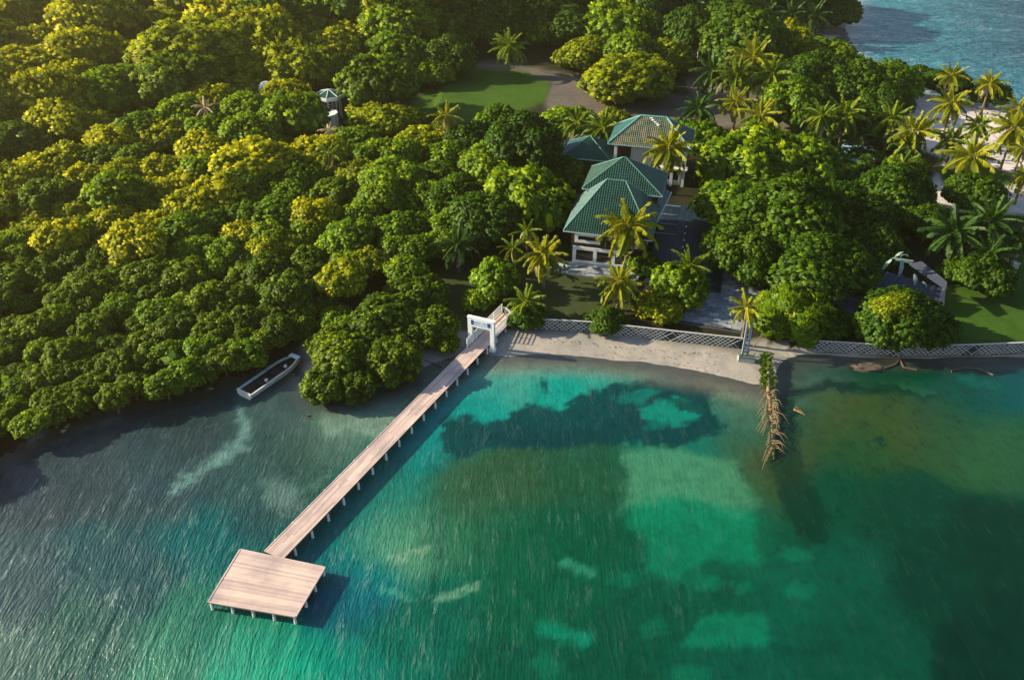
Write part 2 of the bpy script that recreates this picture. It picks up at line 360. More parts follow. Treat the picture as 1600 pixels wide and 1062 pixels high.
# water body colours (depth, sand, weed and silt, with the platform's shadow painted in) surveyed point by point
CTRL = [(-100,760,(62,80,92)),(0,760,(60,76,86)),(0,900,(62,90,98)),(0,1050,(72,108,104)),(-100,1000,(70,100,100)),(150,720,(58,76,82)),(250,750,(52,78,84)),(200,900,(46,88,94)),(150,1000,(52,98,92)),(300,670,(50,70,72)),(400,700,(48,78,78)),(470,740,(45,78,72)),(400,790,(44,82,84)),
(330,850,(22,100,102)),(430,640,(64,90,90)),(250,1040,(66,132,112)),(400,1040,(58,158,132)),(400,1000,(50,140,118)),(330,970,(52,120,104)),(500,1050,(30,150,125)),(540,1040,(14,125,112)),(560,900,(0,118,122)),(540,940,(0,95,112)),(620,1000,(0,105,90)),(500,850,(0,108,110)),(560,780,(5,112,116)),(600,720,(40,122,116)),(650,690,(0,128,128)),(620,780,(45,122,105)),(620,850,(88,142,116)),(600,830,(70,140,118)),(690,650,(0,140,136)),
(740,620,(8,142,138)),(760,590,(45,150,140)),(800,575,(100,155,142)),(860,600,(20,148,138)),(940,585,(60,150,138)),(1020,590,(60,130,115)),(720,760,(52,92,64)),(800,740,(50,90,62)),(900,740,(34,88,62)),(700,830,(46,108,82)),(700,950,(2,98,80)),(800,850,(24,94,66)),(800,950,(4,92,66)),(800,1040,(0,86,66)),(900,850,(14,86,60)),(950,1000,(0,80,60)),(900,920,(2,88,64)),
(1000,620,(20,118,106)),(1100,650,(10,106,98)),(1150,610,(110,128,108)),(1170,640,(70,108,92)),(1160,680,(40,100,80)),(1070,740,(40,116,92)),(1150,780,(30,110,84)),(1080,880,(4,94,72)),(1190,720,(70,80,42)),(1210,770,(56,76,40)),(1240,820,(4,68,46)),(1180,830,(20,100,74)),(1250,900,(0,90,70)),(1120,930,(0,82,62)),(1150,1040,(0,84,68)),(1020,950,(0,82,62)),
(1290,640,(72,86,32)),(1400,650,(58,80,32)),(1340,700,(34,78,40)),(1480,660,(42,82,48)),(1560,690,(44,92,56)),(1620,700,(40,88,58)),(1400,800,(0,66,46)),(1300,780,(0,72,50)),(1550,850,(0,54,36)),(1550,1000,(0,50,36)),(1350,1000,(0,78,60)),(1320,900,(0,82,64)),(1450,900,(0,60,44)),(1350,580,(10,72,60)),(1450,600,(0,74,60)),(1530,610,(0,76,66)),(1600,600,(0,84,88)),(1270,580,(60,92,84)),(1235,605,(84,118,106)),(1260,640,(14,74,52)),(1700,800,(0,56,40)),
(560,650,(112,140,130)),(520,680,(100,134,126)),(650,600,(124,138,132)),(720,568,(132,142,132)),(480,700,(56,84,74)),(560,700,(56,88,74)),(500,760,(56,92,78)),(420,750,(60,94,92))]
K = 1.4
def wpaint(xs, ys, nm, mat, zone):
    X, Y, Q = grid(xs, ys); n = len(X)
    d = sdpoly(X, Y, SHORE)
    px, py = proj(X, Y, np.zeros(n)); px = np.clip(px, -150, 1750); py = np.clip(py, -60, 1120)
    wx = px+16*fbm(px/60, py/45); wy = py+12*fbm(px/60+40, py/45)
    if zone == 'lagoon':
        num = np.zeros((n, 3)); den = np.zeros(n)+1e-9
        for cx, cy, cc in CTRL:
            k = np.exp(-((wx-cx)**2+((wy-cy)*1.15)**2)/(2*34**2))+1e-5/(1+((wx-cx)**2+(wy-cy)**2)/1e4)**2
            num += k[:, None]*lin(cc); den += k
        c = num/den[:, None]
        ex, ey = px+12*fbm(px/9, py/7, 5)+10*fbm(px/40, py/30), py+9*fbm(px/9+9, py/7, 5)+6*fbm(px/40, py/30+7)
        def P(col, poly, f=4, a=1.0):
            nonlocal c
            k = (sstep(-f, f, sdpoly(ex, ey, poly))*a)[:, None]; c = c*(1-k)+lin(col)*k
        def Eb(col, cx, cy, rx, ry, ang=0, f=.35, a=.8):
            nonlocal c
            ca, sa = math.cos(R(ang)), math.sin(R(ang)); dx, dy = ex-cx, ey-cy
            r = np.sqrt(((dx*ca+dy*sa)/rx)**2+((-dx*sa+dy*ca)/ry)**2); k = (sstep(1+f, 1-f, r)*a)[:, None]; c = c*(1-k)+lin(col)*k
        def St(col, pts, wd, a=.7):
            nonlocal c
            k = np.zeros(n)
            for (ax, ay), (bx, by) in zip(pts, pts[1:]):
                e = np.array([bx-ax, by-ay]); t = np.clip(((ex-ax)*e[0]+(ey-ay)*e[1])/(e@e), 0, 1)
                k = np.maximum(k, sstep(wd*1.6, wd*.2, np.hypot(ex-ax-e[0]*t, ey-ay-e[1]*t)))
            k = (k*a)[:, None]; c = c*(1-k)+lin(col)*k
        P((116, 146, 134), [(500, 645), (560, 632), (640, 592), (735, 548), (752, 560), (700, 620), (610, 676), (590, 690), (540, 668), (505, 684)], 7)
        P((0, 62, 66), [(690, 700), (696, 655), (730, 643), (765, 662), (800, 652), (830, 628), (880, 640), (905, 618), (950, 604), (1000, 592), (1060, 588), (1120, 606), (1112, 640), (1135, 668), (1100, 684), (1055, 700), (1000, 690), (930, 694), (850, 698), (760, 700), (715, 716)], 5, .92)
        P((6, 132, 118), [(1000, 640), (1060, 618), (1100, 640), (1062, 668), (1010, 655)], 4)
        P((6, 112, 104), [(960, 620), (1010, 606), (1040, 612), (1000, 632)], 4)
        Eb((10, 50, 44), 1092, 603, 26, 9, 12, .5, .9); Eb((4, 78, 74), 857, 605, 9, 10)
        Eb((0, 110, 100), 1028, 666, 16, 7); Eb((0, 60, 56), 1075, 636, 30, 8, 14)
        P((84, 146, 114), [(968, 700), (1060, 698), (1140, 722), (1186, 790), (1150, 808), (1060, 780), (1010, 790), (968, 800), (985, 750)], 9, .58)
        P((20, 134, 100), [(975, 790), (1060, 770), (1180, 800), (1186, 884), (1140, 876), (1100, 876), (1062, 908), (1004, 894), (1012, 850), (985, 830)], 9, .56)
        P((6, 52, 34), [(1204, 590), (1226, 592), (1244, 650), (1256, 730), (1300, 840), (1262, 850), (1214, 780), (1206, 720), (1212, 650)], 7, .75)  # dark weed trail plus the fallen trunk's cast shadow, painted in
        P((0, 126, 96), [(1062, 1010), (1100, 956), (1190, 956), (1206, 1010)], 6, .68)
        for e in ((970, 902, 20, 11), (1098, 912, 26, 14), (1155, 918, 14, 9), (1025, 980, 20, 13), (855, 1044, 20, 26), (1075, 1052, 32, 16), (1250, 925, 24, 13), (1245, 865, 28, 10)):
            Eb((0, 122, 92), *e, a=.5)
        St((30, 140, 112), [(842, 980), (912, 1000)], 11); St((60, 140, 112), [(882, 880), (925, 892)], 9)
        St((120, 165, 140), [(688, 936), (745, 916)], 7, .6); St((90, 160, 140), [(590, 920), (640, 932)], 6, .5); St((140, 175, 150), [(620, 872), (672, 854)], 6, .5)
        St((112, 150, 146), [(268, 764), (340, 722), (378, 690), (386, 664), (372, 640)], 9, .75); St((84, 112, 112), [(80, 690), (130, 664), (190, 650)], 7, .6)
        Eb((104, 134, 132), 440, 772, 34, 22, 20, .6, .7); St((90, 130, 120), [(470, 764), (520, 742)], 4, .5)
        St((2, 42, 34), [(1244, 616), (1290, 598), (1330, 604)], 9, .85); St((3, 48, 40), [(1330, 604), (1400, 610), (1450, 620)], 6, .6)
        Eb((66, 84, 28), 1330, 625, 60, 10, 6, .6, .5)
        St((40, 104, 78), [(1400, 602), (1450, 612)], 5, .5); St((30, 110, 100), [(1500, 590), (1560, 606)], 6, .5); Eb((2, 60, 40), 1375, 690, 12, 7)
        lagd = sstep(-.2, -5.5, d); beach = np.array(lin((150, 150, 136)))
        mu = c.mean(1, keepdims=True); c = np.clip(mu+1.14*(c-mu), 0, 1); c = c*(.82+.16*sstep(.02, .22, mu))
        c = c/K; alpha = .35+.62*lagd
        # shallow wet sand next to the water's edge
        zb = sstep(735, 770, px)*sstep(1215, 1180, px); k = (sstep(-3.5, -.1, d)*.5*(1-zb)+zb*sstep(-5.5, -.2, d)*.92)[:, None]; c = c*(1-k)+(beach/K*(.8+.25*zb[:, None]))*k
        alpha = np.where(d > -6, .25+.72*sstep(-.1, -5.0, d), .97)
        chop = .20+.20*sstep(500, 120, px)*sstep(680, 860, py)+.25*sstep(950, 500, px)*sstep(600, 900, py)-.15*sstep(900, 1250, px)
        chop = np.clip(chop, .06, 1)*sstep(-.3, -7, d)**.5+.05
    else:
        base = lin((8, 78, 112)); sh = lin((50, 150, 176))
        t = sstep(-2, -70, d)[:, None]; c = sh*(1-t)+base*t; bnd = fbm(X*.02, Y*.07)[:, None]; c = c*(1-.25*np.clip(bnd, 0, 1))
        fo = (sstep(-8, -1.5, d+2.5*fbm(X*.12, Y*.12)))[:, None]*.75; c = c*(1-fo)+lin((205, 215, 225))*fo
        c = c/K; alpha = np.full(n, .97); chop = np.full(n, 1.0)
    me_in = (X, Y)
    V = np.stack([X, Y, np.zeros(n)], 1); col = np.concatenate([np.clip(c, 0, .9), alpha[:, None]], 1)
    v, q, cc, ch = trim(V, Q, d < 3.0, col, chop)
    me = npmesh(nm, v, q, mat, cc, True); a = me.attributes.new('chop', 'FLOAT', 'POINT')
    if len(me.vertices) == len(ch): a.data.foreach_set('value', ch.astype(np.float32))
    return tag(link(nm, me), kind='structure')
wpaint(lines((-2400, -300, 300), (-300, -90, 6), (-90, 90, .45), (90, 300, 6), (300, 2600, 300)), lines((-600, 20, 60), (20, 36, 2), (36, 99.9, .38), (99.9, 100, .5)), 'lagoon', M['lagoon'], 'lagoon')
wpaint(lines((60, 110, 5), (110, 380, 2.2), (380, 2600, 120)), lines((99.52, 125, 5), (125, 420, 1.6), (420, 3000, 120)), 'sea', M['sea'], 'sea')

# ------------------------------------------------------------------ vegetation meshes
def unit(v): return v/(np.linalg.norm(v, axis=1, keepdims=True)+1e-9)
def rosettes(P, N, size, nleaf, rs, tilt=(.1, .75), wid=.32, fold=.25):
    """small whorls of leaves; returns verts, tris-as-quads, tint"""
    n = len(P); N = unit(N)
    ref = np.where(np.abs(N[:, 2:3]) > .9, np.array([[1., 0, 0]]), np.array([[0, 0, 1.]]))
    U = unit(np.cross(ref, N)); W = np.cross(N, U)
    Vs = []; T = []; NN = []
    hue = rs.rand(n)
    a0 = rs.rand(n)*6.28
    for k in range(nleaf):
        a = a0+k*6.283/nleaf+rs.uniform(-.35, .35, n); ti = rs.uniform(*tilt, n)
        dirv = (U*np.cos(a)[:, None]+W*np.sin(a)[:, None]); d = dirv*np.cos(ti)[:, None]+N*np.sin(ti)[:, None]
        s = np.cross(N, dirv); L = (size*rs.uniform(.7, 1.25, n))[:, None]
        base = P+d*L*.05; mid = P+d*L*.55; tip = P+d*L-N*L*.12*fold
        up = N*L*fold*.25
        q = np.stack([base, mid-s*L*wid+up, tip, mid+s*L*wid+up], 1)
        nn = unit(N*.75+d*.75)[:, None, :]+unit(N+.2*d)[:, None, :]*np.array([.6, 0, -.1, 0])[None, :, None]; NN.append(unit(nn.reshape(-1, 3)).reshape(n, 4, 3)); Vs.append(q); t = np.clip(hue*.8+rs.uniform(-.1, .25, n), 0, 1); T.append(np.repeat(t[:, None], 4, 1))
    V = np.concatenate(Vs).reshape(-1, 3); T = np.concatenate(T).ravel()
    rosettes.nrm = np.concatenate(NN).reshape(-1, 3)
    return V, np.arange(len(V)).reshape(-1, 4), T
def crown_mesh(name, seed, mat, nl=22, nr=800, gap=.104, size=.112, nleaf=10, flat=.62, spread=.72, lobe=(.22, .40), tilt=(-.1, 1.25), wid=.30):
    rs = np.random.RandomState(seed)
    c = [np.array([0, 0, .05, .60])]
    for i in range(nl):
        a = i*2.399+rs.uniform(-.4, .4); e = math.asin(min(1, max(-.15, (i+.5)/nl*1.05-.1+rs.uniform(-.08, .08))))
        r = spread*rs.uniform(.85, 1.12); c.append(np.array([math.cos(a)*math.cos(e)*r, math.sin(a)*math.cos(e)*r, math.sin(e)*r*flat, rs.uniform(*lobe)]))
    c = np.array(c); wgt = c[:, 3]**2; wgt[0] *= .3; wgt /= wgt.sum()
    # well spaced whorls over the lobes, each a small tuft of leaves
    m = nr*9; li = rs.choice(len(c), m, p=wgt); d = unit(rs.normal(size=(m, 3)))
    p = c[li, :3]+d*(c[li, 3]*rs.uniform(.72, 1.2, m))[:, None]*np.array([1, 1, .9])
    ok = d[:, 2] > -.4
    for j in range(len(c)): ok &= (np.linalg.norm(p-c[j, :3], axis=1) > c[j, 3]*.85) | (li == j)
    p, d = p[ok], d[ok]; keep = []; cells = {}; g = gap
    for i in range(len(p)):
        k = tuple(np.floor(p[i]/g).astype(int)); bad = False
        for ax in (-1, 0, 1):
            for ay in (-1, 0, 1):
                for az in (-1, 0, 1):
                    for jj in cells.get((k[0]+ax, k[1]+ay, k[2]+az), ()):
                        e = p[i]-p[jj]
                        if e[0]*e[0]+e[1]*e[1]+e[2]*e[2] < g*g: bad = True
        if not bad: cells.setdefault(k, []).append(i); keep.append(i)
        if len(keep) >= nr: break
    P = p[keep]; N = d[keep]*.8+np.array([0, 0, .55])
    V, Q, T = rosettes(P, N, size, nleaf, rs, tilt, wid); N1 = rosettes.nrm
    # rough inner mass under the outer whorls; darker tint paints in the crown's inner shade
    P2 = []
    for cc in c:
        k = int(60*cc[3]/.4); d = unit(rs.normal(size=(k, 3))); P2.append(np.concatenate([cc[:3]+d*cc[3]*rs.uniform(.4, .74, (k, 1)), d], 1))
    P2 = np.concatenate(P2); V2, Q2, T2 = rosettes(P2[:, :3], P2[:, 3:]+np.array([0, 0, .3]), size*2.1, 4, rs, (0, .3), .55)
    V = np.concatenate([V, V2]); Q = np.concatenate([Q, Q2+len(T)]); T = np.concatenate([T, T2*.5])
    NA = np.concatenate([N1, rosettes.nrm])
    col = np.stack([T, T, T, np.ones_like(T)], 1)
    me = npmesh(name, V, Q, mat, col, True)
    if len(me.vertices) == len(NA): me.normals_split_custom_set_from_vertices([tuple(x) for x in NA.tolist()])
    return me
def trunk_mesh(name, seed):
    rs = random.Random(seed); m = MB(); th = .07
    m.tube([(0, 0, -.15), (.02, .01, .25), (rs.uniform(-.05, .05), rs.uniform(-.05, .05), .55), (rs.uniform(-.08, .08), rs.uniform(-.08, .08), .95)], [th*1.5, th, th*.8, th*.35], 7)
    for k in range(6):
        a = k*1.05+rs.uniform(-.3, .3); z = rs.uniform(.35, .7); r = rs.uniform(.35, .6)
        m.tube([(0, 0, z), (math.cos(a)*r*.5, math.sin(a)*r*.5, z+.22), (math.cos(a)*r, math.sin(a)*r, z+.42)], [th*.5, th*.35, th*.12], 5)
    return m.mesh(name, M['bark'], True)
CR = {}
def variants(key, mat, n, **k):
    CR[key] = [crown_mesh(key+'_crown', 100*len(CR)+i, mat, **k) for i in range(n)]
variants('broad', M['leaf'], 3)
variants('gold', M['leaf_gold_lit'], 3)
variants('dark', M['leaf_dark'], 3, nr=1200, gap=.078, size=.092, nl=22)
variants('mangrove', M['leaf_mangrove'], 3, nr=1100, gap=.086, size=.10, nl=26, lobe=(.16, .32), flat=.72, spread=.76)
variants('rosette', M['leaf'], 2, nr=700, gap=.105, size=.125, nleaf=11, nl=16)
variants('spray', M['leaf'], 1, nr=900, gap=.08, size=.19, nleaf=6, nl=12, tilt=(.7, 1.4), wid=.13)
TR = [trunk_mesh('trunk', i) for i in range(4)]
def tree(px, py, rpx, kind, label, group=None, name='broadleaf_tree', cat='tree', zc=None, sq=1.0, rng=random):
    """px, py = middle of the crown, rpx its half width in the photograph"""
    r = rpx/ppm(py)/(.98 if name == 'mangrove_bush' else 1.06)
    if zc is None: zc = (1.0+r*.52) if py < 300 else (1.0+r*.66)
    for _ in range(2):
        p = at(px, py+rpx*.05, zc)
    g = float(height(np.array([p.x]), np.array([p.y]))[0][0]); g = max(g, -.3)
    e = empty(name, (p.x, p.y, g), rng.uniform(0, 6.28), label, cat, group)
    hc = zc-g
    link('crown', rng.choice(CR[kind]), e, (0, 0, hc-.1*r), None, (r*rng.uniform(.95, 1.2), r*rng.uniform(.85, 1.1), r*sq*rng.uniform(.92, 1.15)))
    link('trunk', rng.choice(TR), e, (0, 0, 0), None, (r*.9, r*.9, hc*1.15))
    return e
# palm fronds -----------------------------------------------------
def frond_mesh(seed, droop, mat, pairs=25, wl=.20):
    rs = np.random.RandomState(seed); V = []; F = []; T = []
    def pt(t): a = droop*t; return np.array([t if droop < .01 else math.sin(a)/droop, 0, (-(1-math.cos(a))/max(droop, .01))]), a
    rb = []
    for i in range(7):
        p, a = pt(i/6*1.0); wv = .016*(1-i/6)+.003; rb += [p+np.array([0, wv, .004]), p+np.array([0, -wv, .004])]
    V += rb; F += [(2*i, 2*i+1, 2*i+3, 2*i+2) for i in range(6)]; T += [1.0]*14
    for i in range(pairs):
        t = .12+.88*(i+.5)/pairs; p, a = pt(t); tx = np.array([math.cos(a), 0, -math.sin(a)]); nz = np.array([math.sin(a), 0, math.cos(a)])
        L = wl*(math.sin(min(1, t*1.15+.12)*math.pi)**.55 if t < .8 else .75*(1.25-t)*2)+.03
        for s in (-1, 1):
            sw = np.array([0, s, 0]); d = sw*.80+tx*(.55+.35*t)+nz*(-.12-.35*rs.rand()); d /= np.linalg.norm(d)
            b0 = p-tx*.022; b1 = p+tx*.026; m0 = p+d*L*.6-nz*L*.06; tip = p+d*L*rs.uniform(.9, 1.1)-nz*L*.28
            n = len(V); V += [b0, b1, m0+tx*.035, tip]; F.append((n, n+1, n+2, n+3)); tt = float(np.clip(rs.normal(.5, .22), 0, 1)); T += [tt]*4
    T = np.array(T); return npmesh('frond', np.array(V), np.array(F), mat, np.stack([T, T, T, T*0+1], 1))
FR = {k: [frond_mesh(10*i+j, dr, M[mt]) for j, dr in enumerate((.35, .8, 1.25, 1.6))] for i, (k, mt) in enumerate((('green', 'frond'), ('gold', 'frond_sunlit'), ('dark', 'frond_shaded'), ('dry', 'frond_dry')))}
def palm_trunk(seed):
    rs = random.Random(seed); lean = rs.uniform(-.07, .07), rs.uniform(-.05, .05); m = MB()
    pts = [(lean[0]*t*t, lean[1]*t*t, t) for t in (-.06, .1, .3, .5, .7, .9, 1)]; off = pts[-1]
    pts = [(x-off[0], y-off[1], z) for x, y, z in pts]
    m.tube(pts, [.30, .22, .18, .165, .16, .20, .24], 8); return m.mesh('trunk', M['palm_bark'], True)
PT = [palm_trunk(i) for i in range(4)]
def palm(px, py, rpx, kind, label, group='palm trees on the headland', zt=None, nf=25, dry=2, rng=random, trunk=True):
    r = rpx/ppm(py)*1.06
    zt = zt or (4.0+r*.75)
    p = at(px, py, zt); g = max(0, float(height(np.array([p.x]), np.array([p.y]))[0][0]))
    e = empty('palm_tree', (p.x, p.y, g), 0, label, 'palm tree', group); h = zt-g
    if trunk: link('trunk', rng.choice(PT), e, (0, 0, 0), (0, 0, rng.uniform(0, 6)), (1.1, 1.1, h))
    a = rng.uniform(0, 6)
    nf = int(nf*1.15)
    for k in range(nf):
        a += 2.39996+rng.uniform(-.15, .15); f = k/(nf-1)
        el = R(78)-R(118)*f**.85+rng.uniform(-.12, .12)
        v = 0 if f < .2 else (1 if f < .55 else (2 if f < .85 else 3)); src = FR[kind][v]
        if f > .9 and k >= nf-dry: src = FR['dry'][3]
        s = r*rng.uniform(.86, 1.04)*(.72+.33*min(1, f*2.2))
        link('frond', src, e, (math.cos(a)*.16, math.sin(a)*.16, h+.12*(1-f)), (rng.uniform(-.5, .5), -el, a), (s, s*1.05, s))
    return e

# ------------------------------------------------------------------ named trees
HERO = [
 (820, 312, 70, 'rosette', 'large round broadleaf tree filling the gap left of the green roofed house', None),
 (872, 262, 42, 'broad', 'rounded green tree tucked against the left side of the main green roof', None),
 (650, 462, 46, 'mangrove', 'topmost round bush of the shoreline clump left of the white gate', None),
 (598, 500, 52, 'mangrove', 'middle mangrove bush of the shoreline clump between boat and pier', None),
 (672, 510, 44, 'mangrove', 'shaded bush nearest the white gate in the shoreline clump', None),
 (530, 500, 34, 'broad', 'bright topped mangrove at the upper left of the shoreline clump', None),
 (540, 558, 54, 'mangrove', 'large mangrove bush with branches drooping over the shallow water by the boat', None),
 (612, 560, 48, 'mangrove', 'low mangrove bush overhanging the pale sand left of the pier', None),
 (508, 598, 40, 'mangrove', 'dense mangrove at the tip of the clump beside the boat bow', None),
 (562, 600, 34, 'mangrove', 'smallest mangrove at the waterline of the shoreline clump', None),
 (500, 468, 38, 'mangrove', 'mangrove joining the shoreline clump to the wood behind it', None), (468, 508, 30, 'mangrove', 'small mangrove shading the landward side of the boat bow', None), (522, 532, 36, 'mangrove', 'mangrove in the middle of the left edge of the shoreline clump', None), (700, 536, 22, 'mangrove', 'low bush on the pale sand just left of the white gate', None),
 (775, 432, 40, 'rosette', 'bright green leafy bush left of the house lawn below the shaded palm', None),
 (748, 466, 28, 'broad', 'small yellow green bush just above the white gate', None),
 (1062, 440, 48, 'rosette', 'tall sunlit bush right of the house between palm and paved terrace', None),
 (1030, 478, 38, 'gold', 'low yellow tinged bush leaning over the white lattice fence', None),
 (1005, 410, 30, 'broad', 'small green bush at the corner of the blue courtyard', None),
 (950, 500, 33, 'dark', 'rounded dark shrub overhanging the lattice fence at the lawn edge', None),
 (826, 492, 30, 'dark', 'dark low shrub covering the fence end beside the pier', None),
 (1240, 492, 56, 'spray', 'sunlit spiky leaved tree overhanging the beach beside the fallen trunk', None),
 (1290, 500, 38, 'dark', 'dark green tree on the shaded side of the spiky leaved tree', None),
 (1408, 500, 72, 'dark', 'wide low dark tree in front of the slate roofed pavilion', None),
 (1402, 478, 36, 'gold', 'bright yellow leaved shrub in front of the slate roofed pavilion', None), (1452, 508, 42, 'dark', 'dark spreading bush over the fence below the right end of the pavilion', None), (1362, 508, 38, 'dark', 'dark spreading bush over the fence below the left end of the pavilion', None),
 (1180, 255, 75, 'rosette', 'large bright crowned tree right of the back house and palm', None),
 (1250, 258, 64, 'rosette', 'large bright leafy tree below the two mid palms and left of the pale pool', None),
 (1150, 320, 60, 'broad', 'tall leafy tree along the right edge of the blue courtyard', None),
 (1240, 340, 85, 'dark', 'huge dense dark tree in the middle of the right hand grove', None),
 (1160, 392, 62, 'dark', 'dark tree below the courtyard and above the paved terrace', None),
 (1330, 335, 66, 'dark', 'broad dark tree above left of the slate roofed pavilion', None),
 (1280, 415, 70, 'dark', 'deep green tree hanging over the terrace right of the lone beach palm', None),
 (1360, 385, 52, 'dark', 'dark tree directly behind the slate roofed pavilion', None),
 (1400, 300, 55, 'dark', 'dark green tree below the pale pool on the right', None),
 (1445, 345, 42, 'dark', 'dark tree left of the two big shaded palms', None),
 (1420, 262, 30, 'broad', 'small bright bush below the pale pool edge', None),
 (915, 84, 44, 'gold', 'golden flat crowned tree above the curved drive', None),
 (985, 120, 62, 'gold', 'largest golden domed tree between the drive and the back house', None),
 (1035, 92, 44, 'gold', 'golden tree at the upper right of the big domed tree', None),
 (1062, 78, 34, 'broad', 'green tree edging the golden trees near the white canopy', None),
 (962, 42, 58, 'broad', 'wide green tree with bright top near the top centre', None),
 (842, 46, 42, 'broad', 'bright tree above the lawn with a lone palm to its left', None),
 (712, 46, 42, 'broad', 'green domed tree left of the lone palm above the lawn', None),
 (768, -12, 36, 'gold', 'yellow green tree at the top edge above the lone palm', None),
 (672, 112, 36, 'broad', 'small round tree standing on the left end of the lawn', None),
 (620, 84, 58, 'broad', 'wide domed tree behind the lawn with a lit top', None),
 (485, 40, 48, 'gold', 'golden topped round tree at the top left of centre', None),
 (560, 50, 44, 'gold', 'golden fringed tree between the round golden tree and the wide dome', None),
 (525, 112, 38, 'dark', 'shaded dark tree just behind the octagonal gazebo', None),
 (890, 190, 40, 'rosette', 'bright bush on the near side of the curved drive', None),
 (960, 185, 28, 'gold', 'small golden yellow shrub left of the back house roof', None),
 (1080, 205, 32, 'broad', 'bright bush at the right end of the back house roof', None),
 (1100, 215, 40, 'rosette', 'round leafy bush behind the courtyard by the back house', None),
 (1225, 60, 48, 'gold', 'golden crowned tree near the top right beside the row of far palms', None),
 (1290, 85, 46, 'broad', 'bright tree on the headland beside the brown rock', None),
 (1310, 18, 36, 'dark', 'dark tree leaning over the sea at the top right point', None),
 (1270, 120, 55, 'dark', 'dark broad tree in the middle of the seaward grove', None),
 (1330, 130, 55, 'dark', 'dark tree by the sea left of the flat crowned beach tree', None),
 (1385, 125, 50, 'broad', 'olive green flat crowned tree at the top of the sandy beach', None),
 (1440, 118, 24, 'dark', 'small dark tree standing on the beach edge against the sea', None),
 (1480, 128, 32, 'dark', 'wide beach tree between two gold tipped palms', None),
 (1548, 145, 30, 'dark', 'dark rounded tree at the far right of the sea edge', None),
 (1385, 160, 44, 'dark', 'shaded tree behind the row of palms above the pool', None),
 (1520, 300, 46, 'dark', 'dark bush on the grass between sand patches at the right', None),
 (1540, 430, 44, 'dark', 'dark leafy tree right of the slate roofed pavilion', None),
 (1500, 420, 30, 'dark', 'small dark tree touching the right end of the slate roof', None),
 (60, 62, 46, 'gold', 'pale gold tree in the hazy far left corner', None),
 (240, 40, 48, 'gold', 'golden tree near the top left with a shaded right side', None),
 (190, 88, 44, 'gold', 'golden sunlit tree below the top left treeline', None),
 (370, 140, 46, 'gold', 'pale yellow tree with dry fronds beside it left of the gazebo', None),
 (440, 212, 34, 'gold', 'pale yellow round tree below left of the gazebo', None),
 (660, 220, 44, 'gold', 'gold tipped tree left of the yellow palm in the wood', None),
 (610, 185, 44, 'gold', 'golden leafed tree below the grey roofed hut', None),
 (576, 172, 32, 'gold', 'golden tree at the right of the octagonal gazebo', None),
]
GROUP_HERO = 'broadleaf trees of the island'
placed = []
for px, py, r, k, lab, g in HERO:
    nm = 'shrub' if r < 32 else ('mangrove_bush' if k == 'mangrove' else 'broadleaf_tree')
    low = k == 'mangrove' or (r < 42 and py > 400)
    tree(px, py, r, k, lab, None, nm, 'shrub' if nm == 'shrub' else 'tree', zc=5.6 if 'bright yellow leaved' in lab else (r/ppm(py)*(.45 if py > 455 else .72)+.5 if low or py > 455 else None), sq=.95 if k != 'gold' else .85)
    placed.append((px, py, r))

# ------------------------------------------------------------------ the wood
FOREST = [(-150, -70), (1180, -70), (1290, -10), (1325, 60), (1420, 160), (1340, 215), (1180, 150), (1050, 110), (860, 100), (700, 105), (590, 190), (700, 200), (800, 190), (860, 260), (800, 300), (760, 370),
          (640, 390), (650, 430), (530, 440), (478, 486), (440, 512), (410, 540), (345, 575), (250, 605), (120, 635), (60, 655), (-10, 690), (-150, 790)]
EXCL = [[(712, 62), (870, 62), (960, 140), (950, 195), (800, 200), (690, 180)], [(474, 130), (545, 130), (540, 236), (474, 236)], [(1090, 80), (1240, 80), (1240, 215), (1060, 215)], [(1250, 150), (1340, 150), (1340, 215), (1250, 215)], [(588, 136), (634, 138), (632, 180), (588, 178)], [(398, 126), (440, 128), (436, 178), (398, 176)],
        [(870, 185), (1060, 180), (1100, 300), (900, 400), (860, 330)], [(1080, 50), (1150, 50), (1150, 90), (1080, 90)], [(1170, -20), (1300, -20), (1300, 56), (1170, 56)], [(1020, -10), (1130, -10), (1130, 45), (1020, 45)], [(1060, 100), (1110, 110), (1100, 160), (1040, 160)], [(1290, 40), (1420, 40), (1420, 90), (1300, 90)]]
def inside(x, y, P): return float(sdpoly(np.array([float(x)]), np.array([float(y)]), P)[0]) > 0
rg = random.Random(5)
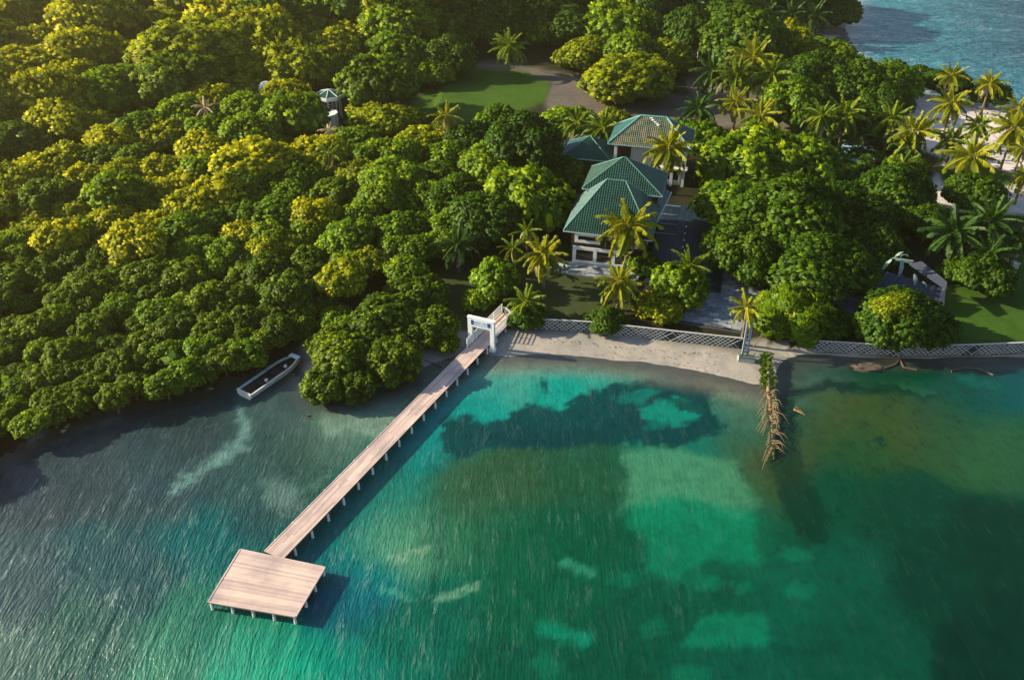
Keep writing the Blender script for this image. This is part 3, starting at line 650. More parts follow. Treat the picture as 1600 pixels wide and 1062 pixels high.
ANCH = [(20, 20, 'in the top left corner of the wood'), (180, 20, 'near the top left corner along the edge'), (340, 30, 'at the top edge left of the round golden tree'), (460, 90, 'behind the gazebo and the water tank'), (590, 20, 'along the top edge above the wide domed tree'),
 (20, 170, 'at the left edge below the top left corner'), (180, 170, 'between the left edge and the pale withered palm'), (330, 220, 'just below the pale withered palm'), (380, 120, 'left of the white domed water tank'), (450, 270, 'below the small palm under the gazebo'), (590, 250, 'below the gold tipped tree left of the yellow palm'),
 (640, 160, 'between the grey hut and the yellow palm'), (760, 230, 'between the yellow palm and the teal roof'), (700, 310, 'left of the large round tree by the house'), (590, 350, 'above the dark hollow behind the shoreline clump'), (450, 400, 'on the slope up from the boat bow'),
 (20, 320, 'at the left edge halfway up the photo'), (180, 320, 'in the middle of the left half'), (320, 340, 'in the middle of the wood inland of the boat'), (20, 450, 'at the left edge above the lowest mangroves'), (160, 450, 'on the shaded slope above the left shore'), (310, 460, 'on the shaded slope left of the boat'),
 (400, 530, 'overhanging the landward side of the boat'), (330, 565, 'at the waterline just left of the boat stern'), (220, 590, 'at the waterline midway between the boat and the left edge'), (110, 620, 'at the waterline near the left edge'), (20, 640, 'at the waterline in the left corner of the shore'), (220, 530, 'one row back from the waterline left of the boat'), (80, 540, 'one row back from the waterline near the left edge'),
 (900, 20, 'at the top edge behind the golden domed tree'), (1050, 40, 'at the top edge between the dim palms'), (1200, 60, 'behind the right hand palm cluster'), (1290, 130, 'on the seaward side of the palm pair'), (1380, 150, 'at the landward end of the sandy beach')]
ZONES = [(lambda x, y: x < 180 and y < 380, 'golden lit tree in the left edge of the wood', 'golden trees at the left edge of the wood'),
         (lambda x, y: y > 520, 'green mangrove at the foot of the wood above the dark left water', 'mangroves along the left shore'),
         (lambda x, y: y > 400, 'dark green tree on the shaded slope above the left shore', 'shaded trees above the left shore'),
         (lambda x, y: x > 700 and y < 220, 'tree in the shaded strip along the top of the photo', 'shaded trees along the top edge'),
         (lambda x, y: y < 130, 'broadleaf tree in the far wood along the top edge left of the lawn', 'trees of the far wood'),
         (lambda x, y: x > 500, 'leafy tree in the sunlit wood between gazebo and green roofed house', 'trees between the gazebo and the house'),
         (lambda x, y: True, 'leafy tree in the middle of the broad sunlit wood', 'trees in the middle of the wood')]
cnt = 0; tries = 0
while tries < 26000 and cnt < 360:
    tries += 1
    x = rg.uniform(-110, 1420); y = rg.uniform(-60, 790)
    if not inside(x, y, FOREST) or any(inside(x, y, e) for e in EXCL): continue
    r = (56-26*min(1, max(0, y)/520))*rg.uniform(.72, 1.18)
    if any(((x-a)/(r+b))**2+((y-c_)/((r+b)*.66))**2 < .36 for a, c_, b in placed): continue
    placed.append((x, y, r)); cnt += 1
    r *= 1.08
    gold = 1.25*max(0, 1-(x+max(0, y)*.9)/900)+.12  # more golden crowns towards the upper left paint the sun's glow there
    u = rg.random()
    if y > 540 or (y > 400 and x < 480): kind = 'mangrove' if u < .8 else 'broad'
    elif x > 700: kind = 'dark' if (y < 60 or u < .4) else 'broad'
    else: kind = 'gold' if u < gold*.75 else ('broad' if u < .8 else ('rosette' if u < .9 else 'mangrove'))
    adj = {'gold': 'yellow green', 'broad': 'mid green', 'rosette': 'coarse leaved', 'mangrove': 'fine leaved', 'dark': 'deep green'}[kind]
    lm = min(ANCH, key=lambda a: (a[0]-x)**2+((a[1]-y)*1.3)**2)[2]
    siz = 'small' if r < .92*(56-26*min(1, max(0, y)/520)) else ('broad' if r > 1.12*(56-26*min(1, max(0, y)/520)) else 'middle sized')
    noun = 'mangrove' if y > 520 else 'tree'
    lab = siz+' '+adj+' '+noun+' '+lm; grp = siz+' '+adj+' '+noun+'s '+lm
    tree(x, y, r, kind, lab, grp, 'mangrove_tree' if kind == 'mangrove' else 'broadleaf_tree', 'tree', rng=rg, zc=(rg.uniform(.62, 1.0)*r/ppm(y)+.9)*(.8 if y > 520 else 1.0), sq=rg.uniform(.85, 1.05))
print('wood trees', cnt)

ru = np.random.RandomState(8); n0 = 60000
ux, uy = ru.uniform(-190, 160, n0), ru.uniform(66, 400, n0)
qx, qy = proj(ux, uy, np.full(n0, 1.0)); ok = sdpoly(qx, qy, FOREST) > 4
for e in EXCL: ok &= sdpoly(qx, qy, e) < -3
ok |= (qx > 1100) & (qx < 1420) & (qy > 230) & (qy < 420)
ux, uy = ux[ok], uy[ok]; hz = .6+2.6*np.clip(fbm(ux*.15, uy*.15)+.45, 0, 1)*ru.uniform(.4, 1, len(ux))
Pu = np.stack([ux, uy, hz], 1); Vu, Qu, Tu = rosettes(Pu, np.tile([0, 0, 1.], (len(Pu), 1))+ru.normal(size=(len(Pu), 3))*.3, 1.15, 5, ru, (0, .9), .42)
me = npmesh('undergrowth', Vu, Qu, M['leaf_dark'], np.stack([Tu, Tu, Tu, Tu*0+1], 1), True); me.normals_split_custom_set_from_vertices([tuple(x) for x in rosettes.nrm.tolist()])
tag(link('undergrowth', me), 'dark leafy undergrowth filling the floor of the wood', 'undergrowth', kind='stuff'); print('undergrowth', len(Qu))

# ------------------------------------------------------------------ palms
PALMS = [
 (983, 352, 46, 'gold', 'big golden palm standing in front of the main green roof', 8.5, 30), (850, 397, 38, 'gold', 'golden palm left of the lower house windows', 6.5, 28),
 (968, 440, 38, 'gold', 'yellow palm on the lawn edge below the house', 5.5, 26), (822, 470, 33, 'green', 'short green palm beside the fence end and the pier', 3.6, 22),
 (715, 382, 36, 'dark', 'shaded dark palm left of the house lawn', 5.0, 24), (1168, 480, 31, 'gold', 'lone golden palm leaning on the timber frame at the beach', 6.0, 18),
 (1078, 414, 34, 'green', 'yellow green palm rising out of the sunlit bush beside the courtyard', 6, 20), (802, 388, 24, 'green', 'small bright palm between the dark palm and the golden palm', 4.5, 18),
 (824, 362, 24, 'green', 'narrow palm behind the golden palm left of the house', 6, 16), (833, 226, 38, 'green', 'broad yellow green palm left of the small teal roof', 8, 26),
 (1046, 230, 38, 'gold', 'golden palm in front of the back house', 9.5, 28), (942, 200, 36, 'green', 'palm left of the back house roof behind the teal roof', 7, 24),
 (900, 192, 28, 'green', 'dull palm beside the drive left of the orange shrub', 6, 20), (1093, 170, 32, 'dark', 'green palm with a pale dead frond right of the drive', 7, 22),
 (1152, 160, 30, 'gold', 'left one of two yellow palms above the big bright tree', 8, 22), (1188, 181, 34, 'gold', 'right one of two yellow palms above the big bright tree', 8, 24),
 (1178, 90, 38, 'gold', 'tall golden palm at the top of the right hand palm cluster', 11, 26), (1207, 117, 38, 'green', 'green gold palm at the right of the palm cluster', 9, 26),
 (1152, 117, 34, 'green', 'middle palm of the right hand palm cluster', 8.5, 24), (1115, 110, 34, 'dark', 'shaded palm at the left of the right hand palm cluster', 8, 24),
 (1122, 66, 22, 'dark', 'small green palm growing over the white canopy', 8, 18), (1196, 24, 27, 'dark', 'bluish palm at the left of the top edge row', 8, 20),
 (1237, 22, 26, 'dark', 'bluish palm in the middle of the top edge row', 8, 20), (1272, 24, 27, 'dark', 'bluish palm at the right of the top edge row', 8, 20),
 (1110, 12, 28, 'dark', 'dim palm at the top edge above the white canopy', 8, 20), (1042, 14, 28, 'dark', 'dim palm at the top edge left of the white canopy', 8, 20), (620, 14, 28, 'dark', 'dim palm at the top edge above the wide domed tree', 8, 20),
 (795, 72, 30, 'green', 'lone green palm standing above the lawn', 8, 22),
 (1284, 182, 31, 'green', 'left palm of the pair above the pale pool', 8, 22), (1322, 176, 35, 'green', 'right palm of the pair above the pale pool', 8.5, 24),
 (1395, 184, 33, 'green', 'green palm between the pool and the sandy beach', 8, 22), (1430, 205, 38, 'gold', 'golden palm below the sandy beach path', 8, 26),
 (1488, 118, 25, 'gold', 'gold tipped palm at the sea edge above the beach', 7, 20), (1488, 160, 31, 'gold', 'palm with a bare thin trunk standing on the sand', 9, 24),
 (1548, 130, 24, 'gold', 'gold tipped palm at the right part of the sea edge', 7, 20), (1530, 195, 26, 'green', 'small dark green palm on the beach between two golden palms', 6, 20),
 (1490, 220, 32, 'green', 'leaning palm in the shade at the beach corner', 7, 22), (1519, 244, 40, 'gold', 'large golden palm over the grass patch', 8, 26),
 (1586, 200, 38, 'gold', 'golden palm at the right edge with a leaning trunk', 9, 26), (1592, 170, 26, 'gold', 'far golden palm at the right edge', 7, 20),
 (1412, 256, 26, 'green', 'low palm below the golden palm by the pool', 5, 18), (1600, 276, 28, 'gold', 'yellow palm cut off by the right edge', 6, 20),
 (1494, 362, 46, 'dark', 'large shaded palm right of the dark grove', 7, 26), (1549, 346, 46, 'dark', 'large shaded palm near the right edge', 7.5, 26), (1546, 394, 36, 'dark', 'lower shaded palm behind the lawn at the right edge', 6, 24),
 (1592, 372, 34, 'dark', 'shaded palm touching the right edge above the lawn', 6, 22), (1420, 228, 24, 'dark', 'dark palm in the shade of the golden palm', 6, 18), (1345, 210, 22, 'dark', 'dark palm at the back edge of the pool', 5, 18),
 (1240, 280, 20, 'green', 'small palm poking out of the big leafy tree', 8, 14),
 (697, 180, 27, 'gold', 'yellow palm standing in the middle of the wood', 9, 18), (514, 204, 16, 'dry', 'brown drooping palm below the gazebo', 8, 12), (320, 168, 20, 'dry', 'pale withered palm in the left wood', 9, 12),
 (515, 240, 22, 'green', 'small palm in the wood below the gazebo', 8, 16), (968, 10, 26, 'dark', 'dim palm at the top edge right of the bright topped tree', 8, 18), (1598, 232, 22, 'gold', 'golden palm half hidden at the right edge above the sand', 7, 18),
]
rp = random.Random(3)
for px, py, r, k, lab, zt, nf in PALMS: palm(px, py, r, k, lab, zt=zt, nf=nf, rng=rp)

# ------------------------------------------------------------------ house
UX = Vector((.97, -.243, 0)).normalized(); VX = Vector((.243, .97, 0)).normalized(); HANG = math.atan2(UX.y, UX.x)
def hip(parent, F, w_, d_, z, zr, mats, r0, r1, rv, name='roof', cap=.14, tile=True, thick=.18):
    """hip roof over a rectangle (local u,v from F); ridge from r0 to r1 along u at depth rv"""
    def P(u, v, zz): p = Vector(F)+UX*u+VX*v; return Vector((p.x, p.y, zz))-parent.location
    c = [P(0, 0, z), P(w_, 0, z), P(w_, d_, z), P(0, d_, z)]; a, b = P(r0, rv, zr), P(r1, rv, zr)
    slopes = [(c[0], c[1], b, a), (c[1], c[2], b, b), (c[2], c[3], a, b), (c[3], c[0], a, a)]
    inv = Matrix.Rotation(0, 3, 'Z')
    m = MB()
    for s in slopes: m.quad(*(s if (s[2]-s[3]).length > 1e-3 else s[:3]))
    m.quad(*[x+Vector((0, 0, -.02)) for x in reversed(c)])
    ro = m.build(name, mats[0], parent)
    fa = MB()
    for i in range(4):
        p, q = c[i], c[(i+1) % 4]; fa.bar(p-Vector((0, 0, thick/2)), q-Vector((0, 0, thick/2)), .12, thick)
    fa.build('fascia', M['trim'], parent)
    for p, q in ((a, c[0]), (b, c[1]), (b, c[2]), (a, c[3]))+(((a, b),) if (a-b).length > .1 else ()):
        MB().tube([p+Vector((0, 0, .06)), q+Vector((0, 0, .06))], cap/2, 6).build('ridge_cap', M['cap'], parent)
    if tile:
        for si, s in enumerate(slopes):
            e0, e1 = s[0], s[1]; u = (e1-e0); L = u.length; u /= L
            n = u.cross(s[2]-e0).normalized(); n = n if n.z > 0 else -n; up = n.cross(u).normalized(); up = up if up.z > 0 else -up
            H = (s[2]-e0).dot(up); ua, ub = (s[3]-e0).dot(u), (s[2]-e0).dot(u)
            t = MB(); k = .17
            while k < L:
                top = H*min(1, k/ua if ua > .01 else 1, (L-k)/(L-ub) if L-ub > .01 else 1)
                y = 0
                while y < top-.1:
                    y1 = min(y+.42, top); w0, h0, h1 = .11, .10, .045
                    p0 = e0+u*k+up*(y-.02); p1 = e0+u*k+up*y1
                    q0 = [p0-u*w0, p0-u*w0*.5+n*h0, p0+u*w0*.5+n*h0, p0+u*w0]; q1 = [p1-u*w0*.8, p1-u*w0*.4+n*h1, p1+u*w0*.4+n*h1, p1+u*w0*.8]
                    for i in range(3): t.quad(q0[i], q0[i+1], q1[i+1], q1[i])
                    t.quad(*q0)
                    y += .42
                k += .34
            tag(t.build('roof_tiles', mats[si % len(mats)], parent), kind='stuff')
    return c, a, b
def wallbox(parent, F, u0, u1, v0, v1, z0, z1, mat, name='wall'):
    c = Vector(F)+UX*((u0+u1)/2)+VX*((v0+v1)/2)-parent.location; c.z = (z0+z1)/2-parent.location.z
    return MB().box(c, (u1-u0, v1-v0, z1-z0), HANG).build(name, mat, parent)
def window(parent, F, u0, u1, v, z0, z1, mull=(), rails=(), fw=.32):
    o = Vector(F)+VX*v-parent.location; o.z = -parent.location.z
    def c(u, z, dv=0): p = o+UX*u+VX*dv; return Vector((p.x, p.y, p.z+z))
    wn_ = MB(); wn_.box(c((u0+u1)/2, (z0+z1)/2), (u1-u0-.1, .05, z1-z0-.1), HANG)
    win = wn_.build('window', M['glass'], parent)
    f = MB(); hw = fw/2
    f.box(c((u0+u1)/2, z1-hw, -.07), (u1-u0, .14, fw), HANG); f.box(c((u0+u1)/2, z0+hw*.8, -.09), (u1-u0, .18, fw*.8), HANG)
    for u in (u0+hw, u1-hw)+tuple(mull): f.box(c(u, (z0+z1)/2, -.10), (fw, .12, z1-z0-.01), HANG)
    f.build('frame', M['white'], win)
    if rails:
        g = MB()
        for z in rails: g.box(c((u0+u1)/2, z, -.045), (u1-u0-.2, .05, .09), HANG)
        g.build('glazing_bar', M['brown_wall'], win)
    return win
GZ = 1.12
FA = at(880.5, 360, 6.8)
house = empty('house', (FA.x, FA.y, GZ), 0, 'two storey main house with stepped green tiled hip roofs behind the golden palm', 'house')
hip(house, FA, 12.5, 12, 6.8, 12.5, [M['roof'], M['roof'], M['roof'], M['roof_bluelit']], 4.9, 7.6, 6.0)
hip(house, FA+UX*.9+VX*9.4, 11.8, 8.6, 9.3, 13.3, [M['roof']]*4, 5.3, 5.7, 3.4)
wallbox(house, FA, 1.0, 11.5, 1.0, 11, GZ-.3, 6.75, M['dark_wall'])
wallbox(house, FA, 1.6, 12.0, 10.2, 17.2, GZ-.3, 9.2, M['dark_wall'])
window(house, FA, 1.5, 5.2, .98, 4.75, 6.3, fw=.5); window(house, FA, 7.2, 10.6, .98, 4.75, 6.3, fw=.45)
window(house, FA, 1.3, 9.8, .97, 1.5, 4.1, mull=(4.55, 7.2), rails=(2.2, 2.9, 3.5), fw=.5)
# lean-to strip roof along the right side
c0 = at(1033, 292, 7.3); c1 = at(1005, 345, 7.0)
lt = MB(); e0, e1 = c1-house.location, c0-house.location; sd_ = UX*1.7+Vector((0, 0, -.7)); sl_ = -UX*.35+Vector((0, 0, -.25))
lt.quad(e0, e0+sd_, e1+sd_, e1); lt.quad(e0, e1, e1+sl_, e0+sl_); lt.quad(e0+sd_, e0+sl_+Vector((0, 0, -.15)), e1+sl_+Vector((0, 0, -.15)), e1+sd_)
lt.build('lean_to_roof', M['roof'], house); MB().bar(e0+Vector((0, 0, .1)), e1+Vector((0, 0, .1)), .4, .14).build('ridge_cap', M['cap'], house)
MB().bar(e0+sd_+Vector((0, 0, -.05)), e1+sd_+Vector((0, 0, -.05)), .12, .18).build('fascia', M['trim'], house)
# satellite dish / round lamp on right wall
wl = Vector(FA)+UX*11.56+VX*3.2-house.location; wl.z = 3.6
MB().tube([wl, wl+UX*.12], .32, 10).build('round_vent', M['cream_wall'], house)
# chimney vent + skylight bits on the right slope
for du, dv, dz in ((9.0, 4.6, 9.6), (9.3, 5.4, 9.45)):
    p = Vector(FA)+UX*du+VX*dv-house.location; p.z = dz+.35-GZ
    MB().box(p, (.35, .35, .25), HANG).build('roof_vent', M['white'], house)
# back house
FD = at(950, 224, 8.0)
back = empty('house', (FD.x, FD.y, GZ), 0, 'white walled upper house with tan and teal hip roof at the back', 'house')
hip(back, FD, 14, 9.6, 8.0, 11.6, [M['roof_tan'], M['roof'], M['roof'], M['roof_bluelit']], 4.8, 9.2, 4.8, cap=.35)
wallbox(back, FD, 2.6, 12.8, 1.2, 8.6, GZ-.3, 7.95, M['cream_wall'])
wallbox(back, FD, 1.2, 2.55, 1.5, 8.4, GZ-.3, 7.95, M['dark_wall'], 'recessed_wall')
for u in (1.3, 9.4, 11.2, 13.2): wallbox(back, FD, u-.25, u+.25, .6, 1.1, GZ-.3, 7.8, M['white'], 'column')
wallbox(back, FD, 2.0, 3.9, 1.12, 1.19, 5.0, 7.6, M['dark_wall'], 'door')
wallbox(back, FD, 9.0, 13.8, -.6, 1.19, 4.5, 4.75, M['cream_wall'], 'balcony')
window(back, FD, 9.9, 12.4, 1.17, 5.3, 7.2, fw=.2); window(back, FD, 9.6, 12.6, 1.17, 1.9, 4.0, mull=(11.1,), fw=.22)
pk = Vector(FD)+UX*4.2+VX*4.8-back.location; pk.z = 11.1-GZ
# broken ridge tiles
for k in range(5):
    p = Vector(FD)+UX*(6.6+.35*k)+VX*(4.4-.25*k)-back.location; p.z = 11.45-GZ-.18*k
    MB().box(p, (.5, .35, .12), HANG+k).build('loose_tile', M['white'], back)
gb = Vector(FD)+UX*2.6+VX*6.5-back.location; gb.z = 8.3-GZ
g = MB(); g.quad(gb, gb+UX*2.6, gb+UX*2.2+Vector((0, 0, 2.8))); g.quad(gb+VX*.2, gb+VX*.2+UX*2.2+Vector((0, 0, 2.8)), gb+VX*.2+UX*2.6); g.quad(gb, gb+UX*2.2+Vector((0, 0, 2.8)), gb+VX*.2+UX*2.2+Vector((0, 0, 2.8)), gb+VX*.2)
g.build('gable_fin', M['white'], back)
# small teal roofed outbuilding
FE = at(876, 245, 5.0); 
outb = empty('outbuilding', (FE.x, FE.y, GZ), 0, 'small outbuilding with a dark teal pyramid roof left of the back house', 'outbuilding')
hip(outb, FE, 8.8, 8.0, 5.0, 7.6, [M['roof'], M['roof'], M['roof'], M['roof_bluelit']], 4.2, 4.5, 4.0, cap=.12)
wallbox(outb, FE, .8, 8.0, .8, 7.2, GZ-.3, 4.95, M['brown_wall'])
# low grey roof behind it
FG = at(880, 228, 3.2)
sh_ = empty('shed', (FG.x, FG.y, GZ), 0, 'low shed with dull brown roof behind the small teal roof', 'shed')
# patio
pat = empty('patio', (FA.x, FA.y, GZ), 0, 'pale stone patio with a step below the lower house windows', 'patio')
for i in range(9):
    for j, (v0, z) in enumerate(((-.35, .42), (-1.25, .40), (-2.0, .22))):
        p = UX*(-1.2+1.42*i+.35*(j % 2))+VX*(v0-.0)+Vector((0, 0, z/2-.02)); MB().box(p, (1.39, .86 if j < 2 else .6, z), HANG).build('paving_slab', M['pave'], pat)
MB().box(UX*4.8+VX*.5+Vector((0, 0, .15)), (13.5, 1.0, .3), HANG).build('plinth', M['concrete'], pat)
# sunken blue courtyard beside the house with a string of lights
cy = [at(*p, 1.25) for p in ((1022, 396), (1092, 392), (1098, 300), (1046, 302), (1040, 330))]
court = empty('courtyard_deck', (cy[0].x, cy[0].y, 1.25), 0, 'dark blue roofed courtyard in shade along the right side of the house', 'courtyard')
def planks_on(parent, o, du, dv, L, n, wd, mat, nm, gap=.03, thick=.08, rng=random):
    me = MB().box((0, 0, 0), (1, 1, 1)).mesh(nm, mat)
    for i in range(n):
        c = o+dv*(wd*(i+.5))+du*(L/2)
        link(nm, me, parent, c-parent.location, (0, 0, math.atan2(du.y, du.x)), (L, wd-gap, thick*rng.uniform(.9, 1.1)))
M['court'] = plain('dark_blue_tile', (.014, .034, .060), .5, .35, 1.5, objrand=.45)
co = Vector(FA)+UX*12.2+VX*(-2.5); co.z = 1.35
for i in range(11):
    planks_on(court, co+UX*.95*i, VX, UX, 27, 1, .95, M['court'], 'roof_panel', .05, .2)
for k in range(8):
    p = co+UX*(4.4-.0*k)+VX*(5+2.3*k)
    MB().tube([p-court.location, p-court.location+Vector((0, 0, 1.2))], .03, 5).build('lamp_stem', M['beam'], court)
    m = MB(); m.tube([p-court.location+Vector((0, 0, 1.15)), p-court.location+Vector((0, 0, 1.3)), p-court.location+Vector((0, 0, 1.45))], [.06, .14, .05], 8); m.build('lamp_globe', M['white'], court)
for k in range(4):
    a = co+VX*(14+3.4*k)-court.location+Vector((0, 0, 1.0)); MB().bar(a-UX*.3, a+UX*3.0, .12, .1).build('beam', M['greyblue'], court)
# shed body
hip(sh_, FG, 7, 5, 3.2, 4.6, [M['brown_wall']]*4, 2.4, 4.6, 2.5, cap=.1, tile=False); wallbox(sh_, FG, .5, 6.5, .5, 4.5, GZ-.3, 3.15, M['brown_wall'])

# ------------------------------------------------------------------ gazebo, hut, dome, canopy
def octroof(parent, r, z, h, mat, n=8, th=.45, off=0):
    m = MB(); ps = [Vector((math.cos(2*math.pi*(k+off)/n)*r, math.sin(2*math.pi*(k+off)/n)*r, z)) for k in range(n)]
    for k in range(n): m.quad(ps[k], ps[(k+1) % n], Vector((0, 0, z+h)))
    m.quad(*reversed(ps)); m.build('roof', mat, parent)
    for k in range(n):
        MB().bar(ps[k]-Vector((0, 0, th/2)), ps[(k+1) % n]-Vector((0, 0, th/2)), .14, th).build('fascia', M['white'], parent)
        MB().bar(ps[k]+Vector((0, 0, .05)), Vector((0, 0, z+h+.05)), .16, .12).build('ridge_cap', M['trim'], parent)
g0 = at(514, 147, 5.6)
gz = empty('gazebo', (g0.x, g0.y, .45), 0, 'octagonal white gazebo with green roof half hidden in the wood', 'gazebo')
octroof(gz, 3.0, 5.2, .9, M['roof'], th=.7)
for k in range(8):
    a = 2*math.pi*k/8; MB().box((math.cos(a)*2.2, math.sin(a)*2.2, 2.5), (.22, .22, 5.0), a).build('post', M['white'], gz)
for z in (3.1, 3.6, 4.1):
    m = MB()
    for k in range(8):
        a = 2*math.pi*k/8; b = 2*math.pi*(k+1)/8; m.bar((math.cos(a)*2.2, math.sin(a)*2.2, z), (math.cos(b)*2.2, math.sin(b)*2.2, z), .07, .1)
    m.build('railing', M['white'], gz)
g1 = at(505, 176, 3.6); m = MB(); m.prism([(math.cos(k*.5236)*2.9, math.sin(k*.5236)*2.6) for k in range(12)], -3.2, 0); ter = m.build('round_terrace', M['white']); ter.location = g1
tag(ter, 'round white raised terrace at the foot of the octagonal gazebo', 'terrace')
g2 = at(609, 152, 3.6); hut = empty('hut', (g2.x, g2.y, .45), .3, 'small hut with a flat grey roof between the gazebo and the lawn', 'hut')
m = MB(); m.prism([(math.cos(k*.785+.39)*2.6, math.sin(k*.785+.39)*2.3) for k in range(8)], 3.0, 3.25); m.build('roof', M['concrete'], hut); MB().box((0, 0, 1.4), (3.2, 3, 3.1)).build('wall', M['cream_wall'], hut); MB().bar((2.4, -.9, 3.1), (1.0, -2.0, 3.1), .2, .35).build('gutter', M['white'], hut)
g3 = at(416, 137, 6.6); wh = empty('water_tank', (g3.x, g3.y, .45), 0, 'small white domed tank top showing above the left wood', 'tank')
m = MB(); m.tube([(0, 0, 0), (0, 0, 6.4), (0, 0, 7.1), (0, 0, 7.4)], [1.5, 1.5, 1.1, .3], 14); m.build('tank_body', M['white'], wh)
g4 = at(1112, 72, 6.0); cn = empty('canopy', (g4.x, g4.y, .6), 0, 'white curved canopy under the small green palm at the top right', 'canopy')
m = MB()
for i in range(6):
    a, b = i/6*math.pi, (i+1)/6*math.pi
    f = lambda t: (math.cos(t)*-3.4, 0, 4+math.sin(t)*1.5)
    p, q = f(a), f(b); m.quad((p[0], -1.2, p[2]), (q[0], -1.2, q[2]), (q[0], 1.2, q[2]), (p[0], 1.2, p[2])); m.quad((p[0], -1.2, p[2]-.1), (p[0], 1.2, p[2]-.1), (q[0], 1.2, q[2]-.1), (q[0], -1.2, q[2]-.1))
m.build('cloth', M['white'], cn)
for x in (-3.3, 3.3):
    for y in (-1.1, 1.1): MB().box((x, y, 2), (.15, .15, 4.1)).build('post', M['white'], cn)
# pool
P0 = [at(*p, 1.16) for p in ((1308, 238), (1318, 224), (1372, 230), (1378, 250), (1340, 252), (1312, 248))]
m = MB(); m.prism([(p.x, p.y) for p in P0], 1.0, 1.22); pl = m.build('swimming_pool', M['pool']); tag(pl, 'small pale blue pool seen between palms right of the bright trees', 'pool')
# rock and headland debris
def rockmesh(seed, sx=1, sy=1, sz=1):
    rs = random.Random(seed); bm = bmesh.new(); bmesh.ops.create_icosphere(bm, subdivisions=3, radius=1)
    from mathutils import noise
    for v in bm.verts:
        n = noise.noise(v.co*1.3+Vector((seed*3.1, 0, 0)))*.5+noise.noise(v.co*3.5)*.18; v.co *= 1+n; v.co.x *= sx; v.co.y *= sy; v.co.z *= sz
    me = bpy.data.meshes.new('rock'); bm.to_mesh(me); bm.free(); me.materials.append(M['rock']); return me
for i, (px, py, s, lab) in enumerate(((1305, 52, (4.2, 2.6, 1.5), 'large brown rock on the point where the wood meets the sea'), (1318, 62, (1.8, 1.4, .8), 'small dark rock in the water at the point'), (1358, 574, (2.0, .8, .35), 'flat dark rock in the shallows below the right lattice fence'), (642, 589, (.7, .35, .25), 'small dark stone on the pale sand left of the pier'))):
    o = link('rock', rockmesh(i, *s)); o.location = at(px, py, .1); tag(o, lab, 'rock')

# ------------------------------------------------------------------ pavilion
pv = [at(1352, 470, 2.6), at(1384, 424, 4.2), at(1478, 452, 3.6), at(1476, 478, 2.6)]
pc = sum(pv, Vector())/4; pav = empty('pavilion', (pc.x, pc.y, 1.1), 0, 'storm worn pavilion with dark slate blue boards and pale leaf sheaths', 'pavilion')
A, B, Cc, Dd = [p-pav.location for p in (pv[0], pv[1], pv[2], pv[3])]
nb = 12
for i in range(nb):
    t0, t1 = i/nb, (i+.93)/nb; z = Vector((0, 0, random.uniform(-.05, .08)))
    q = [A.lerp(Dd, t0), A.lerp(Dd, t1), B.lerp(Cc, t1), B.lerp(Cc, t0)]
    m = MB(); m.quad(*[x+z for x in q]); m.quad(*[x+z-Vector((0, 0, .1)) for x in reversed(q)])
    for k in range(4): m.quad(q[k]+z, q[k]+z-Vector((0, 0, .1)), q[(k+1) % 4]+z-Vector((0, 0, .1)), q[(k+1) % 4]+z)
    m.build('roof_board', M['slate'], pav)
for c in (A, B, Cc, Dd, (B+Cc)/2, (A+Dd)/2): MB().tube([(c.x*.93, c.y*.93, 0), (c.x*.93, c.y*.93, c.z+.02)], .12, 6).build('post', M['grey_timber'], pav)
# raised back roof fragment
f0, f1, f2, f3 = [at(*p, zz)-pav.location for p, zz in (((1420, 412), 5.4), ((1440, 408), 6.0), ((1480, 440), 5.2), ((1478, 452), 4.6))]
m = MB(); m.quad(f0, f1, f2, f3); m.quad(*[x-Vector((0, 0, .12)) for x in (f3, f2, f1, f0)]); m.build('broken_roof', M['slate'], pav)
def sheath(parent, a, b, wd, mat, name='leaf_sheath'):
    a, b = Vector(a), Vector(b); d = b-a; s = d.cross(Vector((0, 0, 1))).normalized(); n = s.cross(d).normalized(); m = MB(); prev = None
    for i in range(7):
        t = i/6; p = a+d*t+n*(.25*math.sin(t*math.pi)); w0 = wd*math.sin(math.pi*min(1, t*.85+.1))**.8
        cur = (p-s*w0-n*.1*w0, p+n*.15*w0, p+s*w0-n*.1*w0)
        if prev: m.quad(prev[0], prev[1], cur[1], cur[0]); m.quad(prev[1], prev[2], cur[2], cur[1])
        prev = cur
    return m.build(name, mat, parent)
L_ = lambda px, py, z: at(px, py, z)-pav.location
for a, b, wd in ((L_(1393, 405, 7.0), L_(1374, 432, 4.3), .5), (L_(1409, 406, 7.0), L_(1404, 432, 4.6), .45), (L_(1429, 428, 5.3), L_(1429, 446, 3.9), .35), (L_(1441, 440, 4.6), L_(1447, 450, 3.8), .35), (L_(1374, 440, 4.2), L_(1368, 458, 3.2), .2),
                 (L_(1352, 455, 2.9), L_(1368, 461, 2.9), .35), (L_(1350, 468, 2.4), L_(1366, 466, 2.6), .3)): sheath(pav, a, b, wd, M['thatch'])
for k in range(7):
    a = L_(1398+3*k, 402-.6*(k % 3)*2, 7.1); sheath(pav, a, a+Vector((.9-.1*k, .3*math.sin(k), .7-.12*k)), .12, M['thatch'])
MB().bar(L_(1394, 403, 7.0), L_(1427, 408, 7.0), .18, .14).build('ridge_beam', M['thatch'], pav); MB().bar(L_(1400, 406, 6.9), L_(1425, 411, 6.7), .14, .12).build('ridge_beam', M['thatch'], pav)
MB().tube([L_(1409, 404, 7.0), L_(1409, 440, 1.1)*1.0], .1, 6).build('post', M['grey_timber'], pav)
q0 = at(1581, 428, 1.1); gp = empty('stone_pillar', (q0.x, q0.y, 1.1), 0, 'short pale pillar in the shade at the right edge of the lawn', 'pillar')
